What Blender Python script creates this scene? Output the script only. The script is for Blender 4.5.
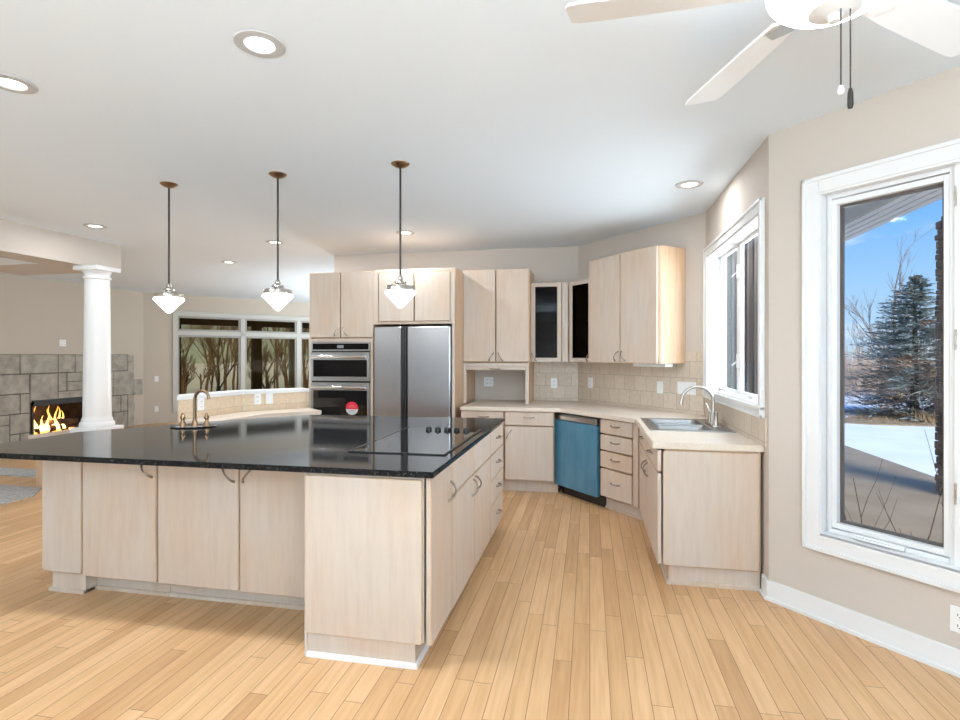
import bpy, bmesh, math, random
from mathutils import Vector, Matrix
random.seed(7)
for o in list(bpy.data.objects): bpy.data.objects.remove(o)
S = bpy.context.scene
C = S.collection
R = math.radians
# ------------------------------------------------------------------ camera
EYE = 1.43
cam_d = bpy.data.cameras.new('camera'); cam = bpy.data.objects.new('camera', cam_d); C.objects.link(cam)
cam.location = (0, 0, EYE)
YAW = math.atan(109.5/544)
cam.rotation_euler = (R(90), 0, YAW)
cam_d.sensor_width = 36; cam_d.lens = 544/960*36
cam_d.shift_y = -5/960
cam_d.clip_start = 0.05; cam_d.clip_end = 300
S.camera = cam
# ------------------------------------------------------------------ world, sun, fill lamps, daylight, exposure
S.view_settings.view_transform = 'Standard'; S.view_settings.look = 'None'
S.view_settings.gamma = 1; S.view_settings.use_curve_mapping = False
S.view_settings.exposure = 0.80
W = bpy.data.worlds.new('sky'); S.world = W; W.use_nodes = True
nt = W.node_tree; nt.nodes.clear()
wo = nt.nodes.new('ShaderNodeOutputWorld'); bg = nt.nodes.new('ShaderNodeBackground')
tc = nt.nodes.new('ShaderNodeTexCoord'); sx = nt.nodes.new('ShaderNodeSeparateXYZ'); cr = nt.nodes.new('ShaderNodeValToRGB')
cr.color_ramp.elements[0].position = 0.0; cr.color_ramp.elements[0].color = (0.55, 0.78, 1.0, 1)
cr.color_ramp.elements[1].position = 0.45; cr.color_ramp.elements[1].color = (0.10, 0.36, 0.95, 1)
e = cr.color_ramp.elements.new(0.2); e.color = (0.22, 0.52, 1.0, 1)
nzw = nt.nodes.new('ShaderNodeTexNoise'); nzw.inputs['Scale'].default_value = 5; nzw.inputs['Detail'].default_value = 6
mpw = nt.nodes.new('ShaderNodeMapping'); mpw.inputs['Scale'].default_value = (1, 1, 3)
crw = nt.nodes.new('ShaderNodeValToRGB'); crw.color_ramp.elements[0].position = 0.57; crw.color_ramp.elements[1].position = 0.72
mxw = nt.nodes.new('ShaderNodeMix'); mxw.data_type = 'RGBA'; mxw.inputs[7].default_value = (0.85, 0.92, 1, 1)
nt.links.new(tc.outputs['Generated'], sx.inputs[0]); nt.links.new(sx.outputs['Z'], cr.inputs[0])
nt.links.new(tc.outputs['Generated'], mpw.inputs[0]); nt.links.new(mpw.outputs[0], nzw.inputs[0]); nt.links.new(nzw.outputs[0], crw.inputs[0])
nt.links.new(crw.outputs[0], mxw.inputs[0]); nt.links.new(cr.outputs[0], mxw.inputs[6]); nt.links.new(mxw.outputs[2], bg.inputs[0])
bg.inputs[1].default_value = 0.62
nt.links.new(bg.outputs[0], wo.inputs[0])

def light(name, kind, loc, energy, direction=None, color=(1, 1, 1), **kw):
    l = bpy.data.lights.new(name, kind); l.energy = energy; l.color = color
    for k, v in kw.items(): setattr(l, k, v)
    o = bpy.data.objects.new(name, l); C.objects.link(o); o.location = loc
    if direction: o.rotation_euler = Vector(direction).to_track_quat('-Z', 'Y').to_euler()
    return o
light('sun', 'SUN', (0, -20, 30), 2.7, (-0.34, 0.76, -0.56), (1, 0.93, 0.84), angle=R(24))
# fill lamps added along windowless walls; sink lamp stands in for its window's daylight
light('fill_behind', 'AREA', (-0.6, -3.8, 1.1), 640, (-0.1, 0.14, 0.98), (0.68, 0.85, 1.0), shape='RECTANGLE', size=5.2, size_y=2.1)
light('fill_living', 'AREA', (-8.85, 0.6, 1.2), 115, (0.5, 0.3, 0.8), (0.80, 0.92, 1.0), shape='RECTANGLE', size=5.0, size_y=2.0)
light('fill_side', 'AREA', (2.2, -0.9, 1.1), 26, (-0.55, 0.35, 0.75), (0.74, 0.88, 1.0), shape='RECTANGLE', size=3.6, size_y=2.0)
light('daylight_sink', 'AREA', (1.55, 4.45, 1.72), 33, (-1, -0.05, -0.05), (0.80, 0.91, 1.0), shape='RECTANGLE', size=1.5, size_y=1.15)
light('fill_hall', 'AREA', (-3.4, 10.6, 1.3), 170, (-0.38, -0.1, 0.92), (0.80, 0.91, 1.0), shape='RECTANGLE', size=5.0, size_y=2.0)

# ------------------------------------------------------------------ materials
MATS = {}
def mat(name, col=(0.8, 0.8, 0.8), rough=0.5, metal=0.0, emit=None, estr=1.0, spec=0.5, coat=0.0):
    m = bpy.data.materials.new(name); m.use_nodes = True
    b = m.node_tree.nodes['Principled BSDF']
    b.inputs['Base Color'].default_value = (*col, 1); b.inputs['Roughness'].default_value = rough
    b.inputs['Metallic'].default_value = metal; b.inputs['Specular IOR Level'].default_value = spec
    b.inputs['Coat Weight'].default_value = coat
    if emit: b.inputs['Emission Color'].default_value = (*emit, 1); b.inputs['Emission Strength'].default_value = estr
    MATS[name] = m
    return m
def N(m, t): return m.node_tree.nodes.new(t)
def L(m, a, b): m.node_tree.links.new(a, b)
def noise_mat(name, c1, c2, scale=(1, 1, 1), nscale=5, detail=4, lo=0.35, hi=0.65, rough=0.5, bump=0.0, coord='Object', **kw):
    m = mat(name, c1, rough, **kw); b = m.node_tree.nodes['Principled BSDF']
    t = N(m, 'ShaderNodeTexCoord'); mp = N(m, 'ShaderNodeMapping'); mp.inputs['Scale'].default_value = scale
    nz = N(m, 'ShaderNodeTexNoise'); nz.inputs['Scale'].default_value = nscale; nz.inputs['Detail'].default_value = detail
    c = N(m, 'ShaderNodeValToRGB'); c.color_ramp.elements[0].position = lo; c.color_ramp.elements[1].position = hi
    c.color_ramp.elements[0].color = (*c1, 1); c.color_ramp.elements[1].color = (*c2, 1)
    L(m, t.outputs[coord], mp.inputs[0]); L(m, mp.outputs[0], nz.inputs[0]); L(m, nz.outputs[0], c.inputs[0]); L(m, c.outputs[0], b.inputs['Base Color'])
    if bump:
        bp = N(m, 'ShaderNodeBump'); bp.inputs['Strength'].default_value = bump; bp.inputs['Distance'].default_value = 0.01
        L(m, nz.outputs[0], bp.inputs['Height']); L(m, bp.outputs[0], b.inputs['Normal'])
    return m

wallp = noise_mat('greige_wall_paint', (0.600, 0.535, 0.47), (0.606, 0.541, 0.476), nscale=60, rough=0.75, spec=0.25)
livp = noise_mat('taupe_wall_paint', (0.565, 0.50, 0.42), (0.57, 0.505, 0.425), nscale=60, rough=0.75, spec=0.25)
livd = mat('dimmed_wall_paint', (0.30, 0.265, 0.23), 0.75, spec=0.25)  # dark tone made up for the unseen rear wall, dims the oven reflections
ceilp = noise_mat('ceiling_paint', (0.78, 0.85, 0.915), (0.785, 0.855, 0.92), nscale=40, rough=0.8, spec=0.2)
white = mat('white_trim_paint', (0.78, 0.78, 0.775), 0.35)
ringm = mat('grey_white_ring', (0.52, 0.52, 0.52), 0.4)
plast = mat('white_plastic', (0.85, 0.85, 0.84), 0.3)
dark = mat('dark_slot', (0.02, 0.02, 0.02), 0.5)
black = mat('black_plastic', (0.012, 0.012, 0.013), 0.3)
blackglass = mat('black_oven_glass', (0.004, 0.004, 0.005), 0.04, spec=0.6)
cookglass = mat('black_cooktop_glass', (0.006, 0.006, 0.007), 0.03, spec=0.6)
nickel = mat('brushed_nickel', (0.50, 0.47, 0.43), 0.28, 1.0)
bronze = mat('antique_bronze', (0.30, 0.20, 0.12), 0.28, 1.0)
pull = mat('pewter_pull', (0.36, 0.315, 0.265), 0.32, 1.0)
chrome = mat('polished_chrome', (0.75, 0.75, 0.75), 0.12, 1.0)
rodm = mat('dark_rod_metal', (0.045, 0.038, 0.032), 0.4, 0.5)
lampglass = mat('white_opal_glass', (0.9, 0.88, 0.84), 0.3, emit=(1, 0.97, 0.93), estr=9.0)
bowlglass = mat('frosted_bowl_glass', (0.9, 0.9, 0.88), 0.3, emit=(1, 0.98, 0.95), estr=6.0)
canlens = mat('recessed_lens', (0.9, 0.9, 0.9), 0.4, emit=(1, 0.97, 0.92), estr=3.5)
bladem = mat('white_blade', (0.86, 0.88, 0.90), 0.4)
film = noise_mat('blue_protective_film', (0.055, 0.19, 0.30), (0.085, 0.25, 0.37), nscale=2.5, scale=(3, 1, 1), rough=0.22, coat=0.4)
red = mat('red_sticker', (0.72, 0.02, 0.05), 0.4)
greylab = mat('pale_sticker', (0.70, 0.74, 0.76), 0.4)

def maple(name, c1, c2, c3):
    m = mat(name, c1, 0.42, spec=0.35); b = m.node_tree.nodes['Principled BSDF']
    t = N(m, 'ShaderNodeTexCoord'); oi = N(m, 'ShaderNodeObjectInfo')
    add = N(m, 'ShaderNodeVectorMath'); add.operation = 'ADD'
    sc = N(m, 'ShaderNodeMath'); sc.operation = 'MULTIPLY'; sc.inputs[1].default_value = 13.0
    L(m, oi.outputs['Random'], sc.inputs[0])
    mp = N(m, 'ShaderNodeMapping'); mp.inputs['Scale'].default_value = (9, 9, 0.9)
    nz = N(m, 'ShaderNodeTexNoise'); nz.inputs['Scale'].default_value = 3.2; nz.inputs['Detail'].default_value = 6; nz.inputs['Roughness'].default_value = 0.6
    L(m, t.outputs['Object'], add.inputs[0]); L(m, sc.outputs[0], add.inputs[1]); L(m, add.outputs[0], mp.inputs[0]); L(m, mp.outputs[0], nz.inputs[0])
    c = N(m, 'ShaderNodeValToRGB'); c.color_ramp.elements[0].position = 0.28; c.color_ramp.elements[1].position = 0.75
    c.color_ramp.elements[0].color = (*c1, 1); c.color_ramp.elements[1].color = (*c3, 1)
    el = c.color_ramp.elements.new(0.5); el.color = (*c2, 1)
    n2 = N(m, 'ShaderNodeTexNoise'); n2.inputs['Scale'].default_value = 2.0; n2.inputs['Detail'].default_value = 3
    mp2 = N(m, 'ShaderNodeMapping'); mp2.inputs['Scale'].default_value = (1.6, 1.6, 0.7)
    L(m, add.outputs[0], mp2.inputs[0]); L(m, mp2.outputs[0], n2.inputs[0])
    mx = N(m, 'ShaderNodeMix'); mx.data_type = 'RGBA'; mx.blend_type = 'MULTIPLY'
    c2n = N(m, 'ShaderNodeValToRGB'); c2n.color_ramp.elements[0].color = (1, 0.90, 0.80, 1); c2n.color_ramp.elements[1].color = (0.97, 1, 1.02, 1)
    c2n.color_ramp.elements[0].position = 0.3; c2n.color_ramp.elements[1].position = 0.6
    L(m, n2.outputs[0], c2n.inputs[0]); mx.inputs[0].default_value = 0.8
    L(m, nz.outputs[0], c.inputs[0]); L(m, c.outputs[0], mx.inputs[6]); L(m, c2n.outputs[0], mx.inputs[7]); L(m, mx.outputs[2], b.inputs['Base Color'])
    return m
mapl = maple('pickled_maple', (0.565, 0.463, 0.38), (0.61, 0.51, 0.427), (0.635, 0.545, 0.465))
edge = maple('warm_maple_edge', (0.55, 0.36, 0.22), (0.63, 0.43, 0.28), (0.67, 0.48, 0.33))

def floor_mat():
    m = mat('maple_strip_floor', (0.7, 0.45, 0.25), 0.33, spec=0.4); b = m.node_tree.nodes['Principled BSDF']
    t = N(m, 'ShaderNodeTexCoord'); s = N(m, 'ShaderNodeSeparateXYZ'); L(m, t.outputs['Object'], s.inputs[0])
    def M(op, a, bb=None, c=None):
        n = N(m, 'ShaderNodeMath'); n.operation = op
        for i, v in enumerate((a, bb, c)):
            if v is None: continue
            if isinstance(v, (int, float)): n.inputs[i].default_value = v
            else: L(m, v, n.inputs[i])
        return n.outputs[0]
    u = M('DIVIDE', s.outputs['X'], 0.083); row = M('FLOOR', u); fu = M('FRACT', u)
    w1 = N(m, 'ShaderNodeTexWhiteNoise'); w1.noise_dimensions = '1D'; L(m, row, w1.inputs['W'])
    v = M('ADD', M('DIVIDE', s.outputs['Y'], 1.05), M('MULTIPLY', w1.outputs['Value'], 7.3)); pl = M('FLOOR', v); fv = M('FRACT', v)
    cb = N(m, 'ShaderNodeCombineXYZ'); L(m, row, cb.inputs[0]); L(m, pl, cb.inputs[1])
    w2 = N(m, 'ShaderNodeTexWhiteNoise'); w2.noise_dimensions = '3D'; L(m, cb.outputs[0], w2.inputs['Vector'])
    c = N(m, 'ShaderNodeValToRGB'); c.color_ramp.elements[0].color = (0.56, 0.325, 0.158, 1); c.color_ramp.elements[1].color = (0.73, 0.465, 0.252, 1)
    el = c.color_ramp.elements.new(0.35); el.color = (0.67, 0.41, 0.207, 1)
    L(m, w2.outputs['Value'], c.inputs[0])
    # grain
    cb2 = N(m, 'ShaderNodeCombineXYZ'); L(m, M('MULTIPLY', s.outputs['X'], 38), cb2.inputs[0]); L(m, M('ADD', M('MULTIPLY', s.outputs['Y'], 2.2), M('MULTIPLY', w2.outputs['Value'], 40)), cb2.inputs[1])
    nz = N(m, 'ShaderNodeTexNoise'); nz.inputs['Scale'].default_value = 1.0; nz.inputs['Detail'].default_value = 5; L(m, cb2.outputs[0], nz.inputs[0])
    g = N(m, 'ShaderNodeValToRGB'); g.color_ramp.elements[0].position = 0.28; g.color_ramp.elements[1].position = 0.62
    g.color_ramp.elements[0].color = (0.86, 0.80, 0.73, 1); g.color_ramp.elements[1].color = (1.02, 1.02, 1.02, 1); L(m, nz.outputs[0], g.inputs[0])
    mx = N(m, 'ShaderNodeMix'); mx.data_type = 'RGBA'; mx.blend_type = 'MULTIPLY'; mx.inputs[0].default_value = 1
    L(m, c.outputs[0], mx.inputs[6]); L(m, g.outputs[0], mx.inputs[7])
    # seams
    e1 = M('LESS_THAN', fu, 0.030); e2 = M('LESS_THAN', fv, 0.0022); sm = M('MAXIMUM', e1, e2)
    mx2 = N(m, 'ShaderNodeMix'); mx2.data_type = 'RGBA'; L(m, sm, mx2.inputs[0]); L(m, mx.outputs[2], mx2.inputs[6]); mx2.inputs[7].default_value = (0.15, 0.07, 0.03, 1)
    L(m, mx2.outputs[2], b.inputs['Base Color'])
    return m
floorm = floor_mat()

def tile_mat(name, c1, c2, grout, size, rough=0.4, axis='XZ', bw=1.0):
    m = mat(name, c1, rough); b = m.node_tree.nodes['Principled BSDF']
    t = N(m, 'ShaderNodeTexCoord'); s = N(m, 'ShaderNodeSeparateXYZ'); cb = N(m, 'ShaderNodeCombineXYZ')
    L(m, t.outputs['Object'], s.inputs[0]); L(m, s.outputs[axis[0]], cb.inputs[0]); L(m, s.outputs[axis[1]], cb.inputs[1])
    br = N(m, 'ShaderNodeTexBrick'); br.offset = 0.5; br.inputs['Scale'].default_value = 1
    br.inputs['Brick Width'].default_value = size*bw; br.inputs['Row Height'].default_value = size; br.inputs['Mortar Size'].default_value = 0.0032
    br.inputs['Color1'].default_value = (*c1, 1); br.inputs['Color2'].default_value = (*c2, 1); br.inputs['Mortar'].default_value = (*grout, 1)
    nz = N(m, 'ShaderNodeTexNoise'); nz.inputs['Scale'].default_value = 28; nz.inputs['Detail'].default_value = 5
    L(m, t.outputs['Object'], nz.inputs[0])
    g = N(m, 'ShaderNodeValToRGB'); g.color_ramp.elements[0].color = (0.90, 0.885, 0.87, 1); g.color_ramp.elements[1].color = (1.04, 1.04, 1.04, 1)
    g.color_ramp.elements[0].position = 0.3; g.color_ramp.elements[1].position = 0.7
    mx = N(m, 'ShaderNodeMix'); mx.data_type = 'RGBA'; mx.blend_type = 'MULTIPLY'; mx.inputs[0].default_value = 1
    L(m, cb.outputs[0], br.inputs[0]); L(m, nz.outputs[0], g.inputs[0]); L(m, br.outputs[0], mx.inputs[6]); L(m, g.outputs[0], mx.inputs[7]); L(m, mx.outputs[2], b.inputs['Base Color'])
    return m
tilem = tile_mat('travertine_backsplash', (0.60, 0.50, 0.395), (0.66, 0.565, 0.455), (0.45, 0.37, 0.29), 0.152)
bartile = tile_mat('maple_toned_tile', (0.68, 0.53, 0.37), (0.72, 0.58, 0.42), (0.55, 0.43, 0.3), 0.45)
lam = noise_mat('cream_laminate', (0.66, 0.56, 0.46), (0.72, 0.63, 0.53), nscale=90, rough=0.35)
def granite_mat():
    m = mat('black_granite', (0.012, 0.012, 0.013), 0.06, spec=0.16); b = m.node_tree.nodes['Principled BSDF']
    t = N(m, 'ShaderNodeTexCoord'); nz = N(m, 'ShaderNodeTexNoise'); nz.inputs['Scale'].default_value = 130; nz.inputs['Detail'].default_value = 4
    c = N(m, 'ShaderNodeValToRGB'); c.color_ramp.elements[0].position = 0.55; c.color_ramp.elements[1].position = 0.78
    c.color_ramp.elements[0].color = (0.010, 0.010, 0.011, 1); c.color_ramp.elements[1].color = (0.13, 0.135, 0.14, 1)
    L(m, t.outputs['Object'], nz.inputs[0]); L(m, nz.outputs[0], c.inputs[0]); L(m, c.outputs[0], b.inputs['Base Color'])
    return m
granite = granite_mat()
def steel_mat(name, col, sc, rough=0.3):
    m = mat(name, col, rough, 1.0); b = m.node_tree.nodes['Principled BSDF']
    t = N(m, 'ShaderNodeTexCoord'); mp = N(m, 'ShaderNodeMapping'); mp.inputs['Scale'].default_value = sc
    nz = N(m, 'ShaderNodeTexNoise'); nz.inputs['Scale'].default_value = 12; nz.inputs['Detail'].default_value = 4
    mr = N(m, 'ShaderNodeMapRange'); mr.inputs[3].default_value = rough*0.75; mr.inputs[4].default_value = rough*1.3
    L(m, t.outputs['Object'], mp.inputs[0]); L(m, mp.outputs[0], nz.inputs[0]); L(m, nz.outputs[0], mr.inputs[0]); L(m, mr.outputs[0], b.inputs['Roughness'])
    bp = N(m, 'ShaderNodeBump'); bp.inputs['Strength'].default_value = 0.04; bp.inputs['Distance'].default_value = 0.004
    L(m, nz.outputs[0], bp.inputs['Height']); L(m, bp.outputs[0], b.inputs['Normal'])
    return m
steel = steel_mat('brushed_steel', (0.46, 0.47, 0.49), (40, 40, 0.4), 0.3)
steelh = steel_mat('brushed_steel_trim', (0.34, 0.335, 0.33), (0.5, 40, 40), 0.34)
stonem = noise_mat('fireplace_stone', (0.29, 0.26, 0.22), (0.47, 0.43, 0.37), nscale=7, detail=8, lo=0.3, hi=0.7, rough=0.7, bump=0.3)
groutm = mat('stone_grout', (0.13, 0.11, 0.09), 0.9)
def glass_mat(name, tint, f0=0.002):
    m = bpy.data.materials.new(name); m.use_nodes = True; n = m.node_tree; n.nodes.clear()
    o = n.nodes.new('ShaderNodeOutputMaterial'); tr = n.nodes.new('ShaderNodeBsdfTransparent'); gl = n.nodes.new('ShaderNodeBsdfGlossy'); mx = n.nodes.new('ShaderNodeMixShader')
    tr.inputs[0].default_value = (*tint, 1); gl.inputs['Roughness'].default_value = 0.02; gl.inputs[0].default_value = (1, 1, 1, 1)
    lw = n.nodes.new('ShaderNodeLayerWeight'); lw.inputs[0].default_value = 0.5
    pw = n.nodes.new('ShaderNodeMath'); pw.operation = 'POWER'; pw.inputs[1].default_value = 5.0
    fr = n.nodes.new('ShaderNodeMath'); fr.operation = 'MULTIPLY_ADD'; fr.inputs[1].default_value = 0.25; fr.inputs[2].default_value = f0
    n.links.new(lw.outputs['Facing'], pw.inputs[0]); n.links.new(pw.outputs[0], fr.inputs[0])
    n.links.new(fr.outputs[0], mx.inputs[0]); n.links.new(tr.outputs[0], mx.inputs[1]); n.links.new(gl.outputs[0], mx.inputs[2]); n.links.new(mx.outputs[0], o.inputs[0])
    return m
glass = glass_mat('clear_window_glass', (0.96, 0.97, 0.97))
oliveglass = glass_mat('olive_tint_glass', (0.68, 0.585, 0.40))  # olive brown tint over the view through the living room panes
smoke = glass_mat('smoked_cabinet_glass', (0.20, 0.175, 0.155), 0.010)
brownframe = mat('bronze_sash_gasket', (0.10, 0.085, 0.075), 0.5)
rugm = noise_mat('grey_rug', (0.30, 0.29, 0.28), (0.52, 0.51, 0.50), nscale=45, rough=0.95, bump=0.6)
snow = noise_mat('snow', (0.80, 0.82, 0.86), (0.90, 0.91, 0.93), nscale=0.8, rough=0.8)
patiom = noise_mat('brown_concrete', (0.30, 0.235, 0.165), (0.36, 0.29, 0.21), nscale=2, rough=0.85)
mulch = noise_mat('reddish_mulch', (0.17, 0.095, 0.05), (0.26, 0.15, 0.08), nscale=18, rough=0.9)
deadgrass = noise_mat('dead_grass', (0.24, 0.17, 0.10), (0.40, 0.30, 0.18), nscale=10, rough=0.9)
pillarst = noise_mat('brown_ledgestone', (0.13, 0.085, 0.06), (0.30, 0.21, 0.15), nscale=6, detail=6, rough=0.85, bump=0.3)
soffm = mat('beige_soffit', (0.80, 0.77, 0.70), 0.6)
soffd = mat('shaded_soffit', (0.46, 0.45, 0.41), 0.7)  # inner soffit, its deeper shade put into the grey
siding = mat('grey_board_siding', (0.105, 0.10, 0.095), 0.6)
batten = mat('pale_grey_batten', (0.20, 0.195, 0.19), 0.6)
bark = noise_mat('grey_bark', (0.20, 0.165, 0.14), (0.33, 0.28, 0.24), nscale=12, rough=0.9)
twigm = mat('dark_twig', (0.10, 0.07, 0.05), 0.8)
barkb = mat('brown_bark', (0.16, 0.115, 0.08), 0.9)
brushm = mat('brown_brush', (0.40, 0.31, 0.245), 0.9)
needle = noise_mat('blue_spruce_needles', (0.21, 0.255, 0.22), (0.44, 0.48, 0.44), nscale=4, rough=0.8)
needleb = noise_mat('browned_needles', (0.36, 0.25, 0.17), (0.55, 0.42, 0.31), nscale=4, rough=0.8)
porchw = mat('brown_porch_wood', (0.13, 0.095, 0.06), 0.7)
porchl = mat('pale_porch_wood', (0.48, 0.43, 0.33), 0.7)
firebrick = noise_mat('sooty_firebrick', (0.02, 0.015, 0.013), (0.06, 0.035, 0.028), nscale=6, rough=0.9)
logm = noise_mat('charred_log', (0.02, 0.012, 0.008), (0.12, 0.06, 0.03), nscale=9, rough=0.9)
def flame_mat():
    m = bpy.data.materials.new('flame'); m.use_nodes = True; n = m.node_tree; n.nodes.clear()
    o = n.nodes.new('ShaderNodeOutputMaterial'); em = n.nodes.new('ShaderNodeEmission'); t = n.nodes.new('ShaderNodeTexCoord'); s = n.nodes.new('ShaderNodeSeparateXYZ'); c = n.nodes.new('ShaderNodeValToRGB')
    c.color_ramp.elements[0].position = 0.05; c.color_ramp.elements[0].color = (1, 0.72, 0.28, 1)
    c.color_ramp.elements[1].position = 0.5; c.color_ramp.elements[1].color = (1, 0.22, 0.015, 1)
    e = c.color_ramp.elements.new(0.25); e.color = (1, 0.5, 0.09, 1)
    em.inputs[1].default_value = 2.2
    n.links.new(t.outputs['Object'], s.inputs[0]); n.links.new(s.outputs['Z'], c.inputs[0]); n.links.new(c.outputs[0], em.inputs[0]); n.links.new(em.outputs[0], o.inputs[0])
    return m
flamem = flame_mat()
ember = mat('glowing_embers', (0.3, 0.1, 0.02), 0.8, emit=(1, 0.42, 0.08), estr=2.0)

# ------------------------------------------------------------------ helpers
def box(bm, x0, x1, y0, y1, z0, z1, bev=0.0, M=None, seg=2):
    vs = [bm.verts.new((x, y, z)) for x in (x0, x1) for y in (y0, y1) for z in (z0, z1)]
    q = [(0, 1, 3, 2), (4, 6, 7, 5), (0, 4, 5, 1), (2, 3, 7, 6), (0, 2, 6, 4), (1, 5, 7, 3)]
    fs = [bm.faces.new([vs[i] for i in f]) for f in q]
    if bev > 0:
        es = list({e for f in fs for e in f.edges})
        r = bmesh.ops.bevel(bm, geom=es, offset=bev, segments=seg, affect='EDGES', profile=0.7)
        vs = list({v for f in r['faces'] for v in f.verts} | {v for v in vs if v.is_valid})
    if M is not None: bmesh.ops.transform(bm, matrix=M, verts=[v for v in vs if v.is_valid])
def slab(bm, x0, x1, z0, z1, y0, y1, r=0.012, bev=0.003, n=4, em=0):
    """panel standing in XZ with rounded corners, front at y0 (eased), back at y1"""
    def ring(ins, y):
        pts = []
        for cx_, cz_, a0 in ((x1-r, z1-r, 0), (x0+r, z1-r, 90), (x0+r, z0+r, 180), (x1-r, z0+r, 270)):
            for i in range(n+1):
                a = R(a0+90*i/n); rr = max(r-ins, 0.0005)
                pts.append(bm.verts.new((cx_+rr*math.cos(a), y, cz_+rr*math.sin(a))))
        return pts
    A = ring(bev, y0); B = ring(0, y0+bev); D = ring(0, y1)
    k = len(A)
    bm.faces.new(A); bm.faces.new(list(reversed(D)))
    for P, Q in ((A, B), (B, D)):
        for i in range(k): bm.faces.new((P[i], Q[i], Q[(i+1) % k], P[(i+1) % k])).material_index = em if P is A else 0
def prism(bm, poly, z0, z1, holes=()):
    es = []
    for loop in [poly]+list(holes):
        v = [bm.verts.new((p[0], p[1], z0)) for p in loop]
        es += [bm.edges.new((v[i], v[(i+1) % len(v)])) for i in range(len(v))]
    if holes:
        f = [g for g in bmesh.ops.triangle_fill(bm, edges=es, use_beauty=True)['geom'] if isinstance(g, bmesh.types.BMFace)]
    else:
        f = [bm.faces.new(v)]
    r = bmesh.ops.extrude_face_region(bm, geom=f)
    bmesh.ops.translate(bm, vec=(0, 0, z1-z0), verts=[g for g in r['geom'] if isinstance(g, bmesh.types.BMVert)])
def tube(bm, pts, rad, n=10, cap=True):
    pts = [Vector(p) for p in pts]; rs = rad if isinstance(rad, (list, tuple)) else [rad]*len(pts)
    rings = []; up = Vector((0.13, 0.31, 0.94)).normalized()
    for i, p in enumerate(pts):
        d = (pts[min(i+1, len(pts)-1)]-pts[max(i-1, 0)]).normalized()
        a = d.cross(up)
        if a.length < 0.05: a = d.cross(Vector((1, 0, 0)))
        a.normalize(); b = d.cross(a).normalized()
        rings.append([bm.verts.new(p+(a*math.cos(2*math.pi*k/n)+b*math.sin(2*math.pi*k/n))*rs[i]) for k in range(n)])
    for P, Q in zip(rings, rings[1:]):
        for k in range(n): bm.faces.new((P[k], P[(k+1) % n], Q[(k+1) % n], Q[k]))
    if cap: bm.faces.new(list(reversed(rings[0]))); bm.faces.new(rings[-1])
def lathe(bm, prof, n=32, c=(0, 0, 0)):
    rings = []
    for r, z in prof:
        if r < 1e-5: rings.append([bm.verts.new((c[0], c[1], c[2]+z))])
        else: rings.append([bm.verts.new((c[0]+r*math.cos(2*math.pi*k/n), c[1]+r*math.sin(2*math.pi*k/n), c[2]+z)) for k in range(n)])
    for P, Q in zip(rings, rings[1:]):
        for k in range(n):
            a, b, cc, d = P[k % len(P)], P[(k+1) % len(P)], Q[(k+1) % len(Q)], Q[k % len(Q)]
            vs = []
            for v in (a, b, cc, d):
                if v not in vs: vs.append(v)
            if len(vs) > 2: bm.faces.new(vs)
def B(): return bmesh.new()
def obj(name, bm, m, parent=None, smooth=False):
    bmesh.ops.recalc_face_normals(bm, faces=bm.faces)
    me = bpy.data.meshes.new(name); bm.to_mesh(me); bm.free()
    if isinstance(m, (list, tuple)):
        for k in m: me.materials.append(k)
    else: me.materials.append(m)
    if smooth:
        for p in me.polygons: p.use_smooth = True
        try: me.set_sharp_from_angle(angle=R(40))
        except Exception: pass
    o = bpy.data.objects.new(name, me); C.objects.link(o)
    if parent: o.parent = parent
    return o
def thing(name, label, cat, loc=(0, 0, 0), rz=0.0, group=None):
    o = bpy.data.objects.new(name, None); C.objects.link(o); o.empty_display_size = 0.1
    o.location = loc; o.rotation_euler = (0, 0, rz); o['label'] = label; o['category'] = cat
    if group: o['group'] = group
    return o
def tag(o, label, cat, group=None, kind=None):
    o['label'] = label; o['category'] = cat
    if group: o['group'] = group
    if kind: o['kind'] = kind
    return o
def struct(o, label=None, cat=None):
    o['kind'] = 'structure'
    if label: o['label'] = label; o['category'] = cat
    return o
def dup(root, loc, rz=None, label=None):
    r = root.copy(); C.objects.link(r); r.location = loc
    if rz is not None: r.rotation_euler = (0, 0, rz)
    if label: r['label'] = label
    for ch in list(root.children):
        c = ch.copy(); C.objects.link(c); c.parent = r
        for g in ch.children:
            d = g.copy(); C.objects.link(d); d.parent = c
    return r

# ------------------------------------------------------------------ room shell
CEIL = 2.72
A_ = (1.03, 3.46); B_ = (1.03, 5.22); C_ = (-0.13, 6.55); D_ = (-3.25, 6.55)
E_ = (A_[0]+1.9*math.cos(R(-48)), A_[1]+1.9*math.sin(R(-48)))
F_ = (E_[0], -4.0); G_ = (-10.5, -4.0); G2 = (-9.03, -4.0)
L1 = (-9.03, 9.64); WD = Vector((2.21, 2.753)).normalized(); W2 = (L1[0]+WD.x*5.6, L1[1]+WD.y*5.6); X_ = (D_[0], W2[1])
ROOM = [G2, F_, E_, A_, B_, C_, D_, X_, W2, L1]
bm = B(); prism(bm, ROOM, -0.08, 0.0); struct(obj('floor', bm, floorm), 'honey maple strip floor', 'floor')
CE = [(-9.2, -4.2), (F_[0]+.15, -4.2), (E_[0]+.15, E_[1]+0.05), (A_[0]+0.16, A_[1]+0.05), (1.18, 5.28), (-0.07, 6.7), (-3.05, 6.7), (-3.05, X_[1]+.15), (W2[0], W2[1]+.2), (-9.2, 9.7)]
bm = B(); prism(bm, CE, CEIL, CEIL+0.15); struct(obj('ceiling', bm, ceilp), 'smooth white ceiling', 'ceiling')
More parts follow.
